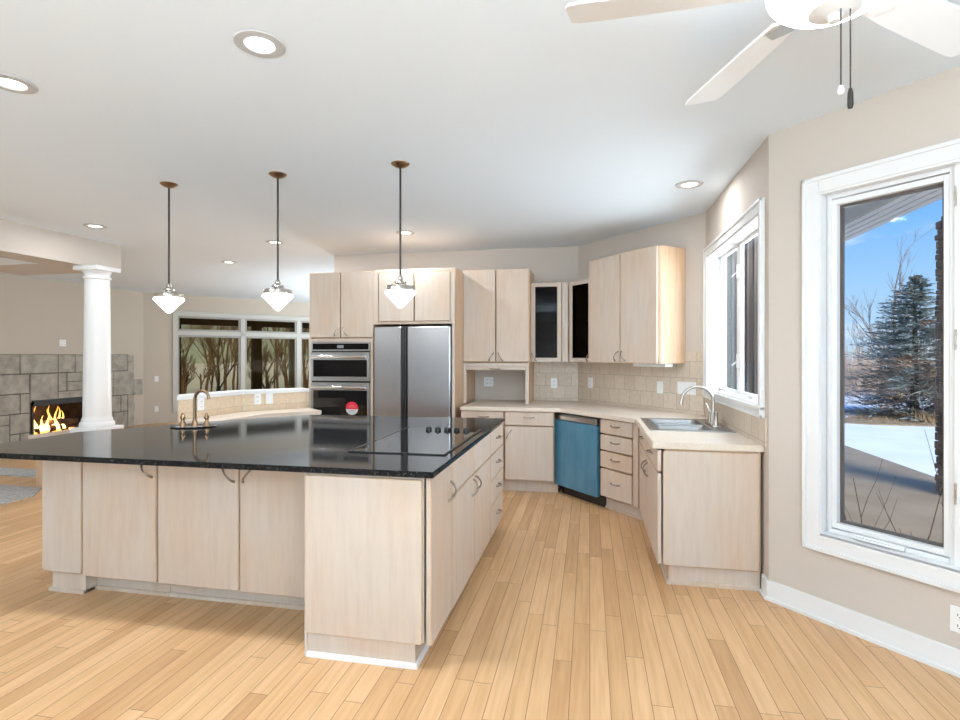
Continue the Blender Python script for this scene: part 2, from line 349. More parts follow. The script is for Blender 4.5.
def wall(name, p, q, m, holes=(), z0=0.0, z1=CEIL, th=0.15, label=None):
    d = Vector((q[0]-p[0], q[1]-p[1])); ln = d.length; rz = math.atan2(d.y, d.x)
    bm = B(); prism(bm, [(0, z0), (ln, z0), (ln, z1), (0, z1)], 0, th, [[(a, c), (b, c), (b, e), (a, e)] for a, b, c, e in holes])
    bmesh.ops.transform(bm, matrix=Matrix(((1, 0, 0, 0), (0, 0, 1, 0), (0, 1, 0, 0), (0, 0, 0, 1))), verts=bm.verts)
    o = obj(name, bm, m); o.location = (p[0], p[1], 0); o.rotation_euler = (0, 0, rz)
    return struct(o, label, 'wall')
wall('wall_back', D_, C_, wallp, label='greige kitchen wall behind the refrigerator')
wall('wall_corner', C_, B_, wallp, label='greige angled kitchen wall behind the tall wall cabinets')
wall('wall_right', B_, A_, wallp, [(0.10, 1.60, 1.12, 2.30)], label='greige wall with the window over the sink')
wall('wall_bay', A_, E_, wallp, [(0.285, 1.63, 0.46, 2.305)], label='greige wall with the large window at right')
wall('wall_side', E_, F_, wallp, label='greige wall beside the camera')
wall('wall_behind', F_, G2, livd, label='wall behind the camera, darkened to dim its reflection')
wall('wall_left', G2, L1, livp, [(11.33, 12.53, 0.05, 0.66)], label='taupe living room wall around the fireplace')
wall('wall_far', L1, W2, livp, [(0.62, 4.65, 0.30, 2.28)], label='taupe living room wall with the wide window')
wall('wall_hall', X_, (D_[0], D_[1]+0.15), livp, label='taupe wall beyond the kitchen')
wall('wall_end', W2, X_, livp, label='taupe wall at the far end')
# baseboards
def baseb(name, p, q, label, h=0.115):
    d = Vector((q[0]-p[0], q[1]-p[1])); ln = d.length
    bm = B(); box(bm, 0, ln, -0.016, 0, 0, h, 0.004); box(bm, 0, ln, -0.030, -0.016, 0, 0.02, 0.005)
    o = obj(name, bm, white); o.location = (p[0], p[1], 0); o.rotation_euler = (0, 0, math.atan2(d.y, d.x)); struct(o, label, 'baseboard')
baseb('baseboard_bay', A_, E_, 'white baseboard under the large window')
baseb('baseboard_right', (1.03, 3.545), (1.03, 3.445), 'short white baseboard beside the sink cabinet')
baseb('baseboard_side', E_, F_, 'white baseboard beside the camera')

# ceiling beam frame over the living room edge
bm = B()
prism(bm, [(-6.9, 0.5), (-5.46, 0.5), (-5.46, 5.50), (-6.9, 5.50)], 2.42, CEIL, [[(-6.75, 1.2), (-5.85, 1.2), (-5.85, 4.83), (-6.75, 4.83)]])
struct(obj('trim_beam', bm, wallp), 'greige boxed ceiling beam resting on the white column', 'beam')

# ------------------------------------------------------------------ windows
def win(name, p, rz, label): 
    t = thing(name, label, 'window', (p[0], p[1], 0), rz); t['kind'] = 'structure'; return t
def casing(bm, x0, x1, z0, z1, w=0.085, th=0.02):
    box(bm, x0, x0+w, -th, 0.0, z0, z1, 0.004); box(bm, x1-w, x1, -th, 0.0, z0, z1, 0.004)
    box(bm, x0+w, x1-w, -th, 0.0, z1-w, z1, 0.004); box(bm, x0+w, x1-w, -th, 0.0, z0, z0+w, 0.004)
    # raised outer bead
    for a, b, c, e in ((x0, x0+0.02, z0, z1), (x1-0.02, x1, z0, z1), (x0, x1, z1-0.02, z1), (x0, x1, z0, z0+0.02)):
        box(bm, a, b, -th-0.010, -th+0.004, c, e, 0.004)
def jamb(bm, x0, x1, z0, z1, d, t=0.012):
    box(bm, x0, x0+t, -0.012, d, z0, z1); box(bm, x1-t, x1, -0.012, d, z0, z1); box(bm, x0+t, x1-t, -0.012, d, z1-t, z1); box(bm, x0+t, x1-t, -0.012, d, z0, z0+t)
def frame(bm, x0, x1, z0, z1, y0, y1, w, bev=0.003):
    box(bm, x0, x0+w, y0, y1, z0, z1, bev); box(bm, x1-w, x1, y0, y1, z0, z1, bev)
    box(bm, x0+w, x1-w, y0, y1, z1-w, z1, bev); box(bm, x0+w, x1-w, y0, y1, z0, z0+w, bev)
def pane(parent, x0, x1, z0, z1, y, m):
    bm = B(); box(bm, x0, x1, y, y+0.006, z0, z1); return obj('pane', bm, m, parent)
rzb = R(-48)
w1 = win('window_1', A_, rzb, 'tall white casement window looking out on snow and a spruce')
bm = B(); casing(bm, 0.206, 1.715, 0.375, 2.39); obj('casing', bm, white, w1)
bm = B(); jamb(bm, 0.285, 1.63, 0.46, 2.305, 0.15); box(bm, 0.285, 1.63, -0.012, 0.15, 0.455, 0.47); box(bm, 0.853, 0.965, 0.03, 0.15, 0.46, 2.305, 0.003); obj('jamb', bm, white, w1)
for i, (a, b) in enumerate(((0.300, 0.853), (0.965, 1.618))):
    bm = B(); frame(bm, a, b, 0.472, 2.293, 0.045, 0.075, 0.022); frame(bm, a+0.018, b-0.018, 0.50, 2.265, 0.052, 0.10, 0.028)
    s = obj('sash', bm, white, w1)
    bm = B(); frame(bm, a+0.046, b-0.046, 0.528, 2.237, 0.085, 0.10, 0.016, 0.001); obj('gasket', bm, brownframe, s)
    pane(s, a+0.05, b-0.05, 0.532, 2.233, 0.100, glass)
bm = B(); box(bm, 0.42, 0.66, 0.028, 0.05, 0.476, 0.50, 0.004); box(bm, 0.45, 0.60, 0.012, 0.03, 0.480, 0.492, 0.004); obj('crank_handle', bm, white, w1, True)
for z in (0.75, 1.45, 2.1):
    bm = B(); box(bm, 0.852, 0.866, 0.03, 0.046, z, z+0.10, 0.003); box(bm, 0.856, 0.863, 0.026, 0.034, z+0.03, z+0.07); obj('hinge', bm, [nickel], w1)
bm = B(); casing(bm, 0.03, 1.69, 1.05, 2.375, 0.075); w2 = win('window_2', B_, R(-90), 'white casement window over the kitchen sink')
obj('casing', bm, white, w2)
bm = B(); jamb(bm, 0.10, 1.60, 1.12, 2.30, 0.15); box(bm, 0.676, 0.742, 0.095, 0.13, 1.12, 2.30, 0.003); obj('jamb', bm, white, w2)
bm = B(); box(bm, 0.03, 1.69, -0.035, 0.02, 1.095, 1.12, 0.006); obj('sill', bm, white, w2)
for a, b, hx in ((0.112, 0.678, 0.72), (0.738, 1.588, 0.88)):
    bm = B(); frame(bm, a, b, 1.132, 2.288, 0.098, 0.118, 0.022); s = obj('sash', bm, white, w2)
    pane(s, a+0.015, b-0.015, 1.148, 2.272, 0.101, glass)
for z in (1.33, 2.02):
    bm = B(); box(bm, 0.70, 0.73, 0.082, 0.097, z, z+0.11, 0.004); tube(bm, [(0.715, 0.085, z+0.05), (0.70, 0.065, z+0.03), (0.675, 0.06, z+0.02)], 0.006, 8); obj('sash_lock', bm, white, w2, True)
bm = B(); box(bm, 0.30, 0.42, 0.03, 0.07, 1.132, 1.150, 0.004); tube(bm, [(0.36, 0.03, 1.15), (0.40, 0.012, 1.15), (0.45, 0.01, 1.146)], 0.005, 8); obj('crank_handle', bm, [nickel], w2, True)
bm = B(); box(bm, 1.20, 1.32, 0.03, 0.07, 1.132, 1.155, 0.004); tube(bm, [(1.26, 0.03, 1.15), (1.30, 0.0, 1.17), (1.36, -0.01, 1.165)], 0.008, 8); obj('crank_handle', bm, white, w2, True)
w3 = win('window_3', L1, math.atan2(WD.y, WD.x), 'wide grey framed living room window with transom panes')
wgrey2 = mat('dark_grey_sash_paint', (0.36, 0.345, 0.31), 0.45)
wgrey = mat('grey_window_paint', (0.56, 0.55, 0.51), 0.45)
bm = B(); casing(bm, 0.53, 4.74, 0.21, 2.37, 0.09); obj('casing', bm, wgrey, w3)
bm = B(); jamb(bm, 0.62, 4.65, 0.30, 2.28, 0.15); obj('jamb', bm, wgrey, w3)
edges3 = [0.63, 1.97, 3.28, 4.64]
bm = B(); box(bm, 0.63, 4.64, 0.02, 0.12, 1.86, 1.95, 0.004)
for xx in edges3[1:3]: box(bm, xx-0.05, xx+0.05, 0.02, 0.12, 0.31, 2.27, 0.004)
obj('mullion', bm, wgrey, w3)
for a, b in zip(edges3, edges3[1:]):
    a += 0.05 if a > 0.7 else 0.0; b -= 0.05 if b < 4.6 else 0.0
    for z0, z1 in ((0.31, 1.86), (1.95, 2.27)):
        bm = B(); frame(bm, a, b, z0, z1, 0.04, 0.09, 0.04, 0.002); s = obj('sash', bm, wgrey2, w3)
        pane(s, a+0.03, b-0.03, z0+0.03, z1-0.03, 0.065, oliveglass)

# ------------------------------------------------------------------ outdoors
def ground(name, poly, z0, z1, m, label):
    bm = B(); prism(bm, poly, z0, z1); struct(obj(name, bm, m), label, 'ground')
ground('ground_snow', [(4.25, -30), (120, -30), (120, 120), (-80, 120), (-80, 14.6), (-5, 14.6), (-2.8, 12), (4.25, 12)], -0.5, -0.30, snow, 'snow covered yard outside')
ground('ground_patio', [(2.45, 1.5), (4.25, 1.5), (4.25, 12), (-2.8, 12), (-2.8, 6.75), (0.1, 6.75), (1.25, 5.4), (1.25, 3.7)], -0.5, -0.10, patiom, 'brown concrete patio outside the large window')
ground('ground_porch', [(-80, -30), (-9.25, -30), (-9.25, 9.9), (-5.6, 14.5), (-12, 18), (-80, 18)], -0.5, -0.31, snow, 'snowy ground beyond the living room')
bm = B(); box(bm, 0, 1.5, 0.17, 0.95, -0.105, -0.06, 0.03)
o = obj('mulch_bed', bm, mulch); o.location = (A_[0], A_[1], 0); o.rotation_euler = (0, 0, rzb); tag(o, 'reddish brown planting bed just outside the large window', 'planting bed')
bm = B(); box(bm, 2.98, 3.46, 2.0, 12.0, 3.0, 3.08, 0.004)
for k in range(4): box(bm, 3.00+0.115*k, 3.09+0.115*k, 2.0, 12, 2.985, 3.0, 0.003)
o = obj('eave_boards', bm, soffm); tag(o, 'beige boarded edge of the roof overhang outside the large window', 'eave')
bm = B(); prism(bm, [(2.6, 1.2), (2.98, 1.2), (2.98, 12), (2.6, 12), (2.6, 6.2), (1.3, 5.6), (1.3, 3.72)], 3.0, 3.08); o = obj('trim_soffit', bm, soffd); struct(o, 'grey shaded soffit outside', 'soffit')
# stone pillar
t = thing('stone_pillar', 'brown stacked stone pillar standing on the patio outside', 'pillar', (4.05, 6.80, -0.1))
bm = B(); box(bm, -0.19, 0.19, -0.19, 0.19, 0, 3.08); obj('core', bm, groutm, t)
bm = B(); z = 0.0; rr = random.Random(3)
while z < 3.02:
    h = rr.uniform(0.05, 0.10)
    for side in range(4):
        x = -0.22
        while x < 0.2:
            w = min(rr.uniform(0.12, 0.26), 0.23-x)
            pr_ = rr.uniform(0.0, 0.05)
            box(bm, x+0.003, x+w-0.003, -0.20-pr_, -0.12, z+0.003, min(z+h, 3.08)-0.003, 0.008, Matrix.Rotation(R(90*side), 4, 'Z'), 1)
            x += w
    z += h
obj('stonework', bm, pillarst, t)
# dark boarded wing seen through the sink window
bm = B(); box(bm, 1.3, 2.78, 7.3, 7.5, -0.1, 3.0)
sd = struct(obj('wall_siding', bm, siding), 'grey boarded outside wall seen through the sink window', 'wall')
for k in range(17): bm = B(); box(bm, 1.32+0.085*k, 1.345+0.085*k, 7.27, 7.3, -0.1, 3.0, 0.004); obj('batten', bm, batten, sd)

def branchy(bm, p, d, ln, r, depth, rng, spread=0.6, up=0.25, segs=3):
    pts = [p]; q = p; dd = d
    for i in range(segs):
        dd = (dd+Vector((rng.uniform(-1, 1), rng.uniform(-1, 1), rng.uniform(-0.5, 1)))*0.14).normalized()
        q = q+dd*ln/segs; pts.append(q)
    tube(bm, pts, [r*(1-0.5*i/segs) for i in range(segs+1)], 5 if depth > 2 else 3, cap=False)
    if depth == 0: return
    for k in range(rng.choice((3, 4)) if depth > 1 else 4):
        i = rng.randint(1, segs); nd = (dd+Vector((rng.uniform(-1, 1), rng.uniform(-1, 1), rng.uniform(-0.4, 0.8)))*spread+Vector((0, 0, up))).normalized()
        branchy(bm, pts[i], nd, ln*rng.uniform(0.5, 0.75), r*0.5, depth-1, rng, spread, up, segs)
def bare_tree(loc, h, seed, label, group=None, m=bark, depth=4, spread=0.65, r=None):
    rng = random.Random(seed); bm = B()
    branchy(bm, Vector((0, 0, 0)), Vector((0, 0, 1)), h*0.42, r or h*0.018, depth, rng, spread)
    o = obj('bare_tree', bm, m); o.location = loc; tag(o, label, 'tree', group); return o
# spruce
def spruce(loc, h, rad, label):
    t = thing('spruce_tree', label, 'tree', loc); rng = random.Random(11)
    bm = B(); tube(bm, [(0, 0, 0), (0.02, 0, h*0.5), (0, 0, h)], [0.11, 0.07, 0.01], 8); obj('trunk', bm, barkb, t)
    bms = [B(), B()]
    for i in range(330):
        f = (i/330)**1.15; z = h*(0.03+0.95*f); a = rng.uniform(0, 6.283); rr_ = rad*(1-f)**0.8*rng.uniform(0.65, 1.1)+0.08
        d = Vector((math.cos(a), math.sin(a), 0)); side = Vector((-d.y, d.x, 0)); droop = -0.18+0.25*f
        bmx = bms[1] if rng.random() < (0.6 if z < h*0.42 else 0.12) else bms[0]
        n = 9
        for j in range(n):
            u = (j+1)/n; c = d*rr_*u+Vector((0, 0, z+droop*rr_*u+0.05*u*u))
            for s in (-1, 1, 0):
                ln = rr_*0.34*(1.15-u)+0.09; dirv = (d*0.75+side*s*rng.uniform(0.5, 1.0)+Vector((0, 0, rng.uniform(-0.25, 0.35)))).normalized()
                wv = dirv.cross(Vector((rng.uniform(-.4, .4), rng.uniform(-.4, .4), 1))).normalized()*0.028
                p0 = c; p1 = c+dirv*ln*0.6; p2 = c+dirv*ln
                q = [bmx.verts.new(v) for v in (p0-wv*0.4, p1-wv, p2, p1+wv, p0+wv*0.4)]
                bmx.faces.new(q)
    obj('foliage', bms[0], needle, t); obj('browned_foliage', bms[1], needleb, t)
spruce((8.95, 17.4, -0.3), 4.0, 2.3, 'blue green spruce tree with browned lower branches standing in the snow')
bare_tree((10.9, 22.5, -0.3), 6.2, 5, 'tall leafless tree rising behind the spruce', depth=5, spread=0.55)
bare_tree((9.0, 24.0, -0.3), 5.2, 21, 'leafless tree at the left behind the spruce', depth=4, spread=0.7)
for i in range(15):
    x = 13.0+i*0.5; bare_tree((x, 30+random.uniform(-2, 2), -0.3), random.uniform(3.6, 5.4), 40+i, 'brown leafless tree in the distant thicket beyond the snow', 'distant thicket trees', barkb, 4, 0.9, 0.05)
bm = B(); rng = random.Random(5)
for i in range(1400):
    x = rng.uniform(6.9, 11.5); y = 16.0+rng.uniform(-0.9, 1.6); h = rng.uniform(0.08, 0.34)*(1.0 if x > 8.2 else 0.4); a = rng.uniform(0, 6.28); l = rng.uniform(0.0, 0.3)
    w = 0.012; q = [bm.verts.new(v) for v in ((x-w, y, -0.31), (x+w, y, -0.31), (x+l*math.cos(a), y+l*math.sin(a), -0.3+h))]; bm.faces.new(q)
o = obj('dead_grass_tufts', bm, deadgrass); tag(o, 'tan dead grass sticking out of the snow below the spruce', 'grass', kind='stuff')
bm = B(); prism(bm, [(5.9, 15.6), (6.8, 15.1), (9.5, 14.9), (13, 15.2), (14, 16.5), (11, 17.2), (7.2, 16.8)], -0.31, -0.27); o = obj('bare_ground', bm, deadgrass); struct(o, 'strip of brown bare ground in the snow', 'ground')
bm = B(); rng = random.Random(15)
for i in range(5200):
    x = rng.uniform(9.0, 20); y = 26+rng.uniform(-1.5, 3.0); h = rng.uniform(0.4, 2.6)*rng.uniform(0.5, 1.0); w = 0.014
    a, b = rng.uniform(-0.35, 0.35), rng.uniform(-0.2, 0.2); z0 = rng.uniform(-0.3, 0.5)
    bm.faces.new([bm.verts.new(v) for v in ((x-w, y, z0), (x+w, y, z0), (x+a, y+b, z0+h))])
o = obj('brush_thicket', bm, brushm); tag(o, 'brown leafless brush in the distance behind the spruce', 'brush', kind='stuff')
# twig shrub by the window
bm = B(); rng = random.Random(9)
base = Vector((0, 0, 0))
for k in range(13):
    px = rng.uniform(-0.55, 0.55); a = rng.uniform(-0.6, 0.6); d = Vector((a, rng.uniform(-0.2, 0.3), 1)).normalized()
    branchy(bm, Vector((px, rng.uniform(-0.15, 0.15), 0)), d, rng.uniform(0.3, 0.75), 0.0055, 1, rng, 0.8, 0.1)
o = obj('twig_shrub', bm, twigm); o.location = (1.88, 3.62, -0.07); o.rotation_euler = (0, 0, rzb); tag(o, 'bare dark twig shrub in the bed under the large window', 'shrub')
# porch beyond the living room window and its trees
def farpt(s, out): return (L1[0]+WD.x*s-WD.y*out, L1[1]+WD.y*s+WD.x*out)
rzf = math.atan2(WD.y, WD.x)
bm = B(); box(bm, -2.0, 7.5, 0.2, 3.4, -0.3, -0.02); o = obj('porch_deck', bm, porchw); o.location = (*L1, 0); o.rotation_euler = (0, 0, rzf); struct(o, 'porch deck beyond the living room window', 'deck')
bm = B(); box(bm, -2.0, 7.5, 0.2, 3.5, 2.62, 2.72)
o = obj('porch_roof', bm, porchl); o.location = (*L1, 0); o.rotation_euler = (0, 0, rzf); struct(o, 'pale porch ceiling beyond the living room window', 'porch roof')
bm = B(); box(bm, -2.0, 7.5, 3.15, 3.3, 2.25, 2.62); o = obj('porch_beam', bm, porchw); o.location = (*L1, 0); o.rotation_euler = (0, 0, rzf); tag(o, 'brown beam along the porch outside the living room window', 'beam')
for i, s in enumerate((1.15, 3.25, 4.35, 5.5)):
    bm = B(); box(bm, -0.10, 0.10, -0.1, 0.1, 0, 2.27, 0.01); box(bm, 0.10, 0.16, -0.06, 0.06, 0, 2.27, 0.004)
    o = obj('porch_post', bm, porchw if i != 2 else porchl); x, y = farpt(s, 3.2); o.location = (x, y, -0.02); o.rotation_euler = (0, 0, rzf)
    tag(o, ['brown porch post behind the first pane of the living room window', 'brown porch post behind the second pane of the living room window', 'pale porch post behind the second pane of the living room window', 'brown porch post behind the last pane of the living room window'][i], 'post', 'porch posts')
for i in range(76):
    s = -4+(i*0.618*16) % 16; x, y = farpt(s, 5.5+(i*0.37*10) % 10); bare_tree((x, y, -0.3), random.uniform(3.6, 6.5) if i % 3 else random.uniform(2.0, 3.0), 80+i, 'brown leafless tree in the woods beyond the porch', 'woodland trees', barkb, 5, 0.85, random.uniform(0.035, 0.08))

# ------------------------------------------------------------------ living room: column, half wall, fireplace, rugs
t = thing('column', 'white round column under the ceiling beam by the living room', 'column', (-5.44, 5.16, 0.555))
bm = B(); box(bm, -0.178, 0.178, -0.178, 0.178, 0, 0.07, 0.006); obj('plinth', bm, white, t)
bm = B(); lathe(bm, [(0.0, 0.07), (0.165, 0.07), (0.17, 0.09), (0.165, 0.12), (0.15, 0.135), (0.15, 0.155), (0.138, 0.175), (0.136, 0.2), (0.130, 0.8), (0.122, 1.72), (0.136, 1.725), (0.136, 1.745), (0.122, 1.75), (0.125, 1.785), (0.146, 1.815), (0.0, 1.815)], 40); obj('shaft', bm, white, t, True)
bm = B(); box(bm, -0.158, 0.158, -0.158, 0.158, 1.815, 1.864, 0.006); obj('capital', bm, white, t)
t = thing('half_wall', 'low maple half wall carrying the white column', 'half wall', (-5.44, 5.16, 0))
bm = B(); box(bm, -0.50, 0.15, -0.28, 0.17, 0, 0.515, 0.004); obj('body', bm, edge, t)
bm = B(); box(bm, -0.56, 0.19, -0.32, 0.20, 0.515, 0.555, 0.005); obj('cap', bm, mapl, t)
# fireplace
FX = -9.03
t = thing('fireplace', 'grey brown stone fireplace with a burning fire on the living room wall', 'fireplace', (FX, 7.93, 0))
bm = B()   # local x=into room, y along the wall
box(bm, 0.0, 0.02, -3.2, 1.32, 0.66, 1.44); box(bm, 0.0, 0.02, -3.2, -0.6, 0.0, 0.66); box(bm, 0.0, 0.02, 0.6, 1.32, 0.0, 0.66)
obj('mortar', bm, groutm, t)
bm = B(); rng = random.Random(4); u = 0.16; ny, nz = 29, 9; used = [[False]*nz for _ in range(ny)]
y0 = -3.2
def inhole(a, b): 
    yy = y0+a*u; zz = b*u
    return (yy+u > -0.58 and yy < 0.58 and zz < 0.62)
for b in range(nz):
    for a in range(ny):
        if used[a][b] or inhole(a, b): continue
        opts = [(1, 1), (2, 1), (2, 2), (3, 2), (1, 2), (3, 1), (2, 2), (4, 2), (3, 3)]; rng.shuffle(opts)
        for w, h in opts:
            if a+w > ny or b+h > nz: continue
            if all(not used[i][j] and not inhole(i, j) for i in range(a, a+w) for j in range(b, b+h)):
                for i in range(a, a+w):
                    for j in range(b, b+h): used[i][j] = True
                box(bm, 0.0, 0.035+rng.uniform(0, 0.008), y0+a*u+0.006, y0+(a+w)*u-0.006, b*u+0.006, (b+h)*u-0.006, 0.006, None, 1)
                break
for yy, zz, w, h in ((1.44, 0.63, 0.21, 0.31), (1.30, 0.31, 0.16, 0.16), (1.30, 1.14, 0.14, 0.13)): box(bm, 0, 0.038, yy, yy+w, zz, zz+h, 0.006)
obj('stonework', bm, stonem, t)
bm = B(); box(bm, -0.55, 0.01, -0.60, -0.58, 0.05, 0.66); box(bm, -0.55, 0.01, 0.58, 0.60, 0.05, 0.66); box(bm, -0.57, -0.55, -0.60, 0.60, 0.05, 0.66); box(bm, -0.55, 0.01, -0.6, 0.6, 0.03, 0.05); box(bm, -0.55, 0.01, -0.6, 0.6, 0.66, 0.68)
obj('firebox', bm, firebrick, t)
bm = B(); box(bm, 0.03, 0.042, -0.62, -0.58, 0.0, 0.68, 0.003); box(bm, 0.03, 0.042, 0.58, 0.62, 0.0, 0.68, 0.003); box(bm, 0.03, 0.042, -0.62, 0.62, 0.58, 0.68, 0.003); box(bm, 0.03, 0.042, -0.62, 0.62, 0.0, 0.06, 0.003)
obj('surround', bm, black, t)
for (a, b, zz) in (((-0.18, -0.42), (-0.22, 0.40), 0.13), ((-0.33, -0.45), (-0.30, 0.45), 0.14), ((-0.28, -0.30), (-0.16, 0.36), 0.23)):
    bm = B(); tube(bm, [(a[0], a[1], zz), ((a[0]+b[0])/2, (a[1]+b[1])/2, zz+0.02), (b[0], b[1], zz)], [0.05, 0.06, 0.05], 10); obj('log', bm, logm, t, True)
bm = B(); rng = random.Random(2)
for k in range(40): 
    c = Vector((rng.uniform(-0.4, -0.08), rng.uniform(-0.48, 0.42), rng.uniform(0.06, 0.12)))
    box(bm, c.x-0.025, c.x+0.025, c.y-0.03, c.y+0.03, c.z-0.01, c.z+0.02, 0.006, None, 1)
obj('embers', bm, ember, t)['kind'] = 'stuff'
for k in range(13):
    bm = B(); h = rng.uniform(0.16, 0.42) if k % 3 else rng.uniform(0.34, 0.47); w = rng.uniform(0.03, 0.065); ph = rng.uniform(0, 6)
    pts = []; rs = []
    for i in range(9):
        f = i/8; pts.append((0.02*math.sin(ph+4*f), 0.045*math.sin(ph*1.7+5*f)*f, h*f)); rs.append(max(0.002, w*(1-f)**0.8*(0.55+0.6*math.sin(math.pi*min(1, f*1.6+0.25)))))
    tube(bm, pts, rs, 10); o = obj('flame', bm, flamem, t, True); o.location = (rng.uniform(-0.32, -0.12), (-0.38 if k % 2 else 0.06)+rng.uniform(-0.12, 0.16), 0.12)
light('fire_glow', 'POINT', (FX-0.2, 7.8, 0.3), 6, None, (1, 0.55, 0.2), shadow_soft_size=0.15)
bm = B(); prism(bm, [(-8.2, 4.87), (-6.3, 4.80), (-5.75, 4.78), (-5.50, 4.50), (-5.49, 3.3), (-8.2, 3.3)], 0.0, 0.014); o = obj('area_rug', bm, rugm); tag(o, 'grey mottled rug nearest the island at the left edge', 'rug')
bm = B(); prism(bm, [(-8.6, 5.2), (-6.31, 5.2), (-6.69, 5.52), (-8.6, 5.62)], 0.0, 0.012); o = obj('area_rug', bm, rugm); tag(o, 'narrow grey rug strip closer to the fireplace', 'rug')

# ------------------------------------------------------------------ cabinets
def bow_pull(ln=0.10, proj=0.030, r=0.0055):
    """arched wire pull along local x, standing out along -y, posts at the ends"""
    bm = B(); pts = []
    for i in range(13):
        f = i/12; pts.append(((f-0.5)*ln, -0.004-proj*math.sin(math.pi*f)**0.7, 0))
    tube(bm, pts, [r*(1.25-0.35*math.sin(math.pi*i/12)) for i in range(13)], 8)
    for s in (-1, 1):
        lathe2 = bmesh.ops.create_cone(bm, cap_ends=True, segments=10, radius1=0.008, radius2=0.007, depth=0.006, matrix=Matrix.Translation((s*ln/2, -0.003, 0)) @ Matrix.Rotation(R(90), 4, 'X'))
    return bm
PULL = None
def put_pull(parent, x, z, ang=0, y=0.0):
    global PULL
    if PULL is None:
        o = obj('handle', bow_pull(), pull, parent, True); PULL = o
    else:
        o = PULL.copy(); C.objects.link(o); o.parent = parent
    o.location = (x, y, z); o.rotation_euler = (0, R(-ang), 0)
    return o
def front(kind, parent, x0, x1, z0, z1, handle=None, m=None, th=0.024, r=0.012, y0=0.0):
    bm = B(); slab(bm, x0, x1, z0, z1, y0, y0+th, r, 0.004, 4, 1); o = obj(kind, bm, [m or mapl, edge], parent)
    if handle: put_pull(o, *handle, y=y0)
    return o
def carcass(parent, W_, D, z0, z1, x0=0.0, toe=None, m=None, y0=0.075):
    bm = B(); box(bm, x0, x0+W_, y0, D, z0, z1, 0.002); obj('carcass', bm, m or edge, parent)
    if toe is not None:
        bm = B(); box(bm, x0, x0+W_, toe, D, 0.0, z0); obj('toe_kick', bm, mapl, parent)
        bm = B(); box(bm, x0, x0+W_, toe-0.014, toe, 0.0, 0.022, 0.004); obj('shoe_molding', bm, mapl, parent)

IT = 0.905; IU = 0.876     # island worktop top / underside
PT = 0.885; PU = 0.848     # perimeter worktop
# ---- island, arm with the cooktop (faces +X)
xf = -0.705
t = thing('island_cabinet', 'pickled maple island cabinet with the broad blank end panel facing the camera', 'cabinet', (xf, 2.364, 0), R(90))
W_ = 0.396; Dp = 0.622
bm = B(); box(bm, 0.017, W_, 0.036, Dp, 0.115, IU, 0.002); obj('carcass', bm, mapl, t)
bm = B(); M = Matrix.Translation((0, 0, 0)); slab(bm, 0.040, Dp-0.004, 0.113, IU-0.014, -0.0, 0.016, 0.014, 0.004, 4, 1)
bmesh.ops.transform(bm, matrix=Matrix(((0, 1, 0, 0), (1, 0, 0, 0), (0, 0, 1, 0), (0, 0, 0, 1))), verts=bm.verts); obj('end_panel', bm, [mapl, edge], t)
bm = B(); box(bm, 0.004, W_, Dp-0.012, Dp, 0.0, IU-0.004, 0.002); obj('side_panel', bm, mapl, t)
bm = B(); box(bm, 0.012, W_, 0.075, Dp-0.012, 0.0, 0.115); obj('toe_kick', bm, mapl, t)
bm = B(); box(bm, -0.002, W_, 0.062, Dp-0.012, 0.0, 0.024, 0.004); obj('shoe_molding', bm, white, t)
front('door', t, 0.018, W_-0.003, 0.10, IU-0.006, (W_-0.05, 0.73, 62))
t = thing('island_cabinet', 'two door island cabinet beside the cooktop, between blank end and drawer stack', 'cabinet', (xf, 2.762, 0), R(90))
carcass(t, 1.118, Dp, 0.10, IU, toe=0.075)
for k in range(2):
    a = 0.004+k*0.56
    front('drawer', t, a, a+0.552, 0.694, IU-0.006, None)
    front('door', t, a, a+0.552, 0.092, 0.684, (a+0.552-0.045, 0.615, 62) if k == 0 else (a+0.045, 0.625, 118))
t = thing('drawer_cabinet', 'island drawer stack at the far end of the cooktop arm', 'cabinet', (xf, 3.884, 0), R(90))
carcass(t, 0.576, Dp, 0.10, IU, toe=0.075)
for z0, z1 in ((0.694, IU-0.006), (0.506, 0.684), (0.322, 0.496), (0.092, 0.312)):
    front('drawer', t, 0.004, 0.572, z0, z1, (0.30, (z0+z1)/2+0.01, 0))
# ---- island, seating arm (faces -Y)
yf = 2.70
t = thing('island_cabinet', 'narrow blank cabinet at the left end of the island', 'cabinet', (-3.245, yf, 0))
bm = B(); box(bm, 0.0, 0.285, 0.0215, 0.40, 0.118, IU, 0.002); obj('carcass', bm, edge, t)
bm = B(); box(bm, 0.045, 0.285, 0.03, 0.40, 0.0, 0.118); obj('toe_kick', bm, mapl, t)
bm = B(); box(bm, 0.03, 0.285, 0.016, 0.41, 0.0, 0.022, 0.004); obj('shoe_molding', bm, mapl, t)
front('end_panel', t, 0.0, 0.282, 0.128, 0.838, None)
t = thing('island_cabinet', 'single door island cabinet second from the left end', 'cabinet', (-2.958, yf, 0))
carcass(t, 0.517, 0.75, 0.118, IU, toe=0.105)
front('door', t, 0.006, 0.513, 0.118, 0.838, (0.455, 0.765, -52))
t = thing('island_cabinet', 'double door island cabinet under the worktop overhang beside the big end panel', 'cabinet', (-2.438, yf, 0))
carcass(t, 1.137, 1.35, 0.118, IU, toe=0.105)
front('door', t, 0.004, 0.524, 0.116, 0.838, (0.465, 0.765, -52)); front('door', t, 0.532, 1.05, 0.112, 0.838, (0.585, 0.765, 52))
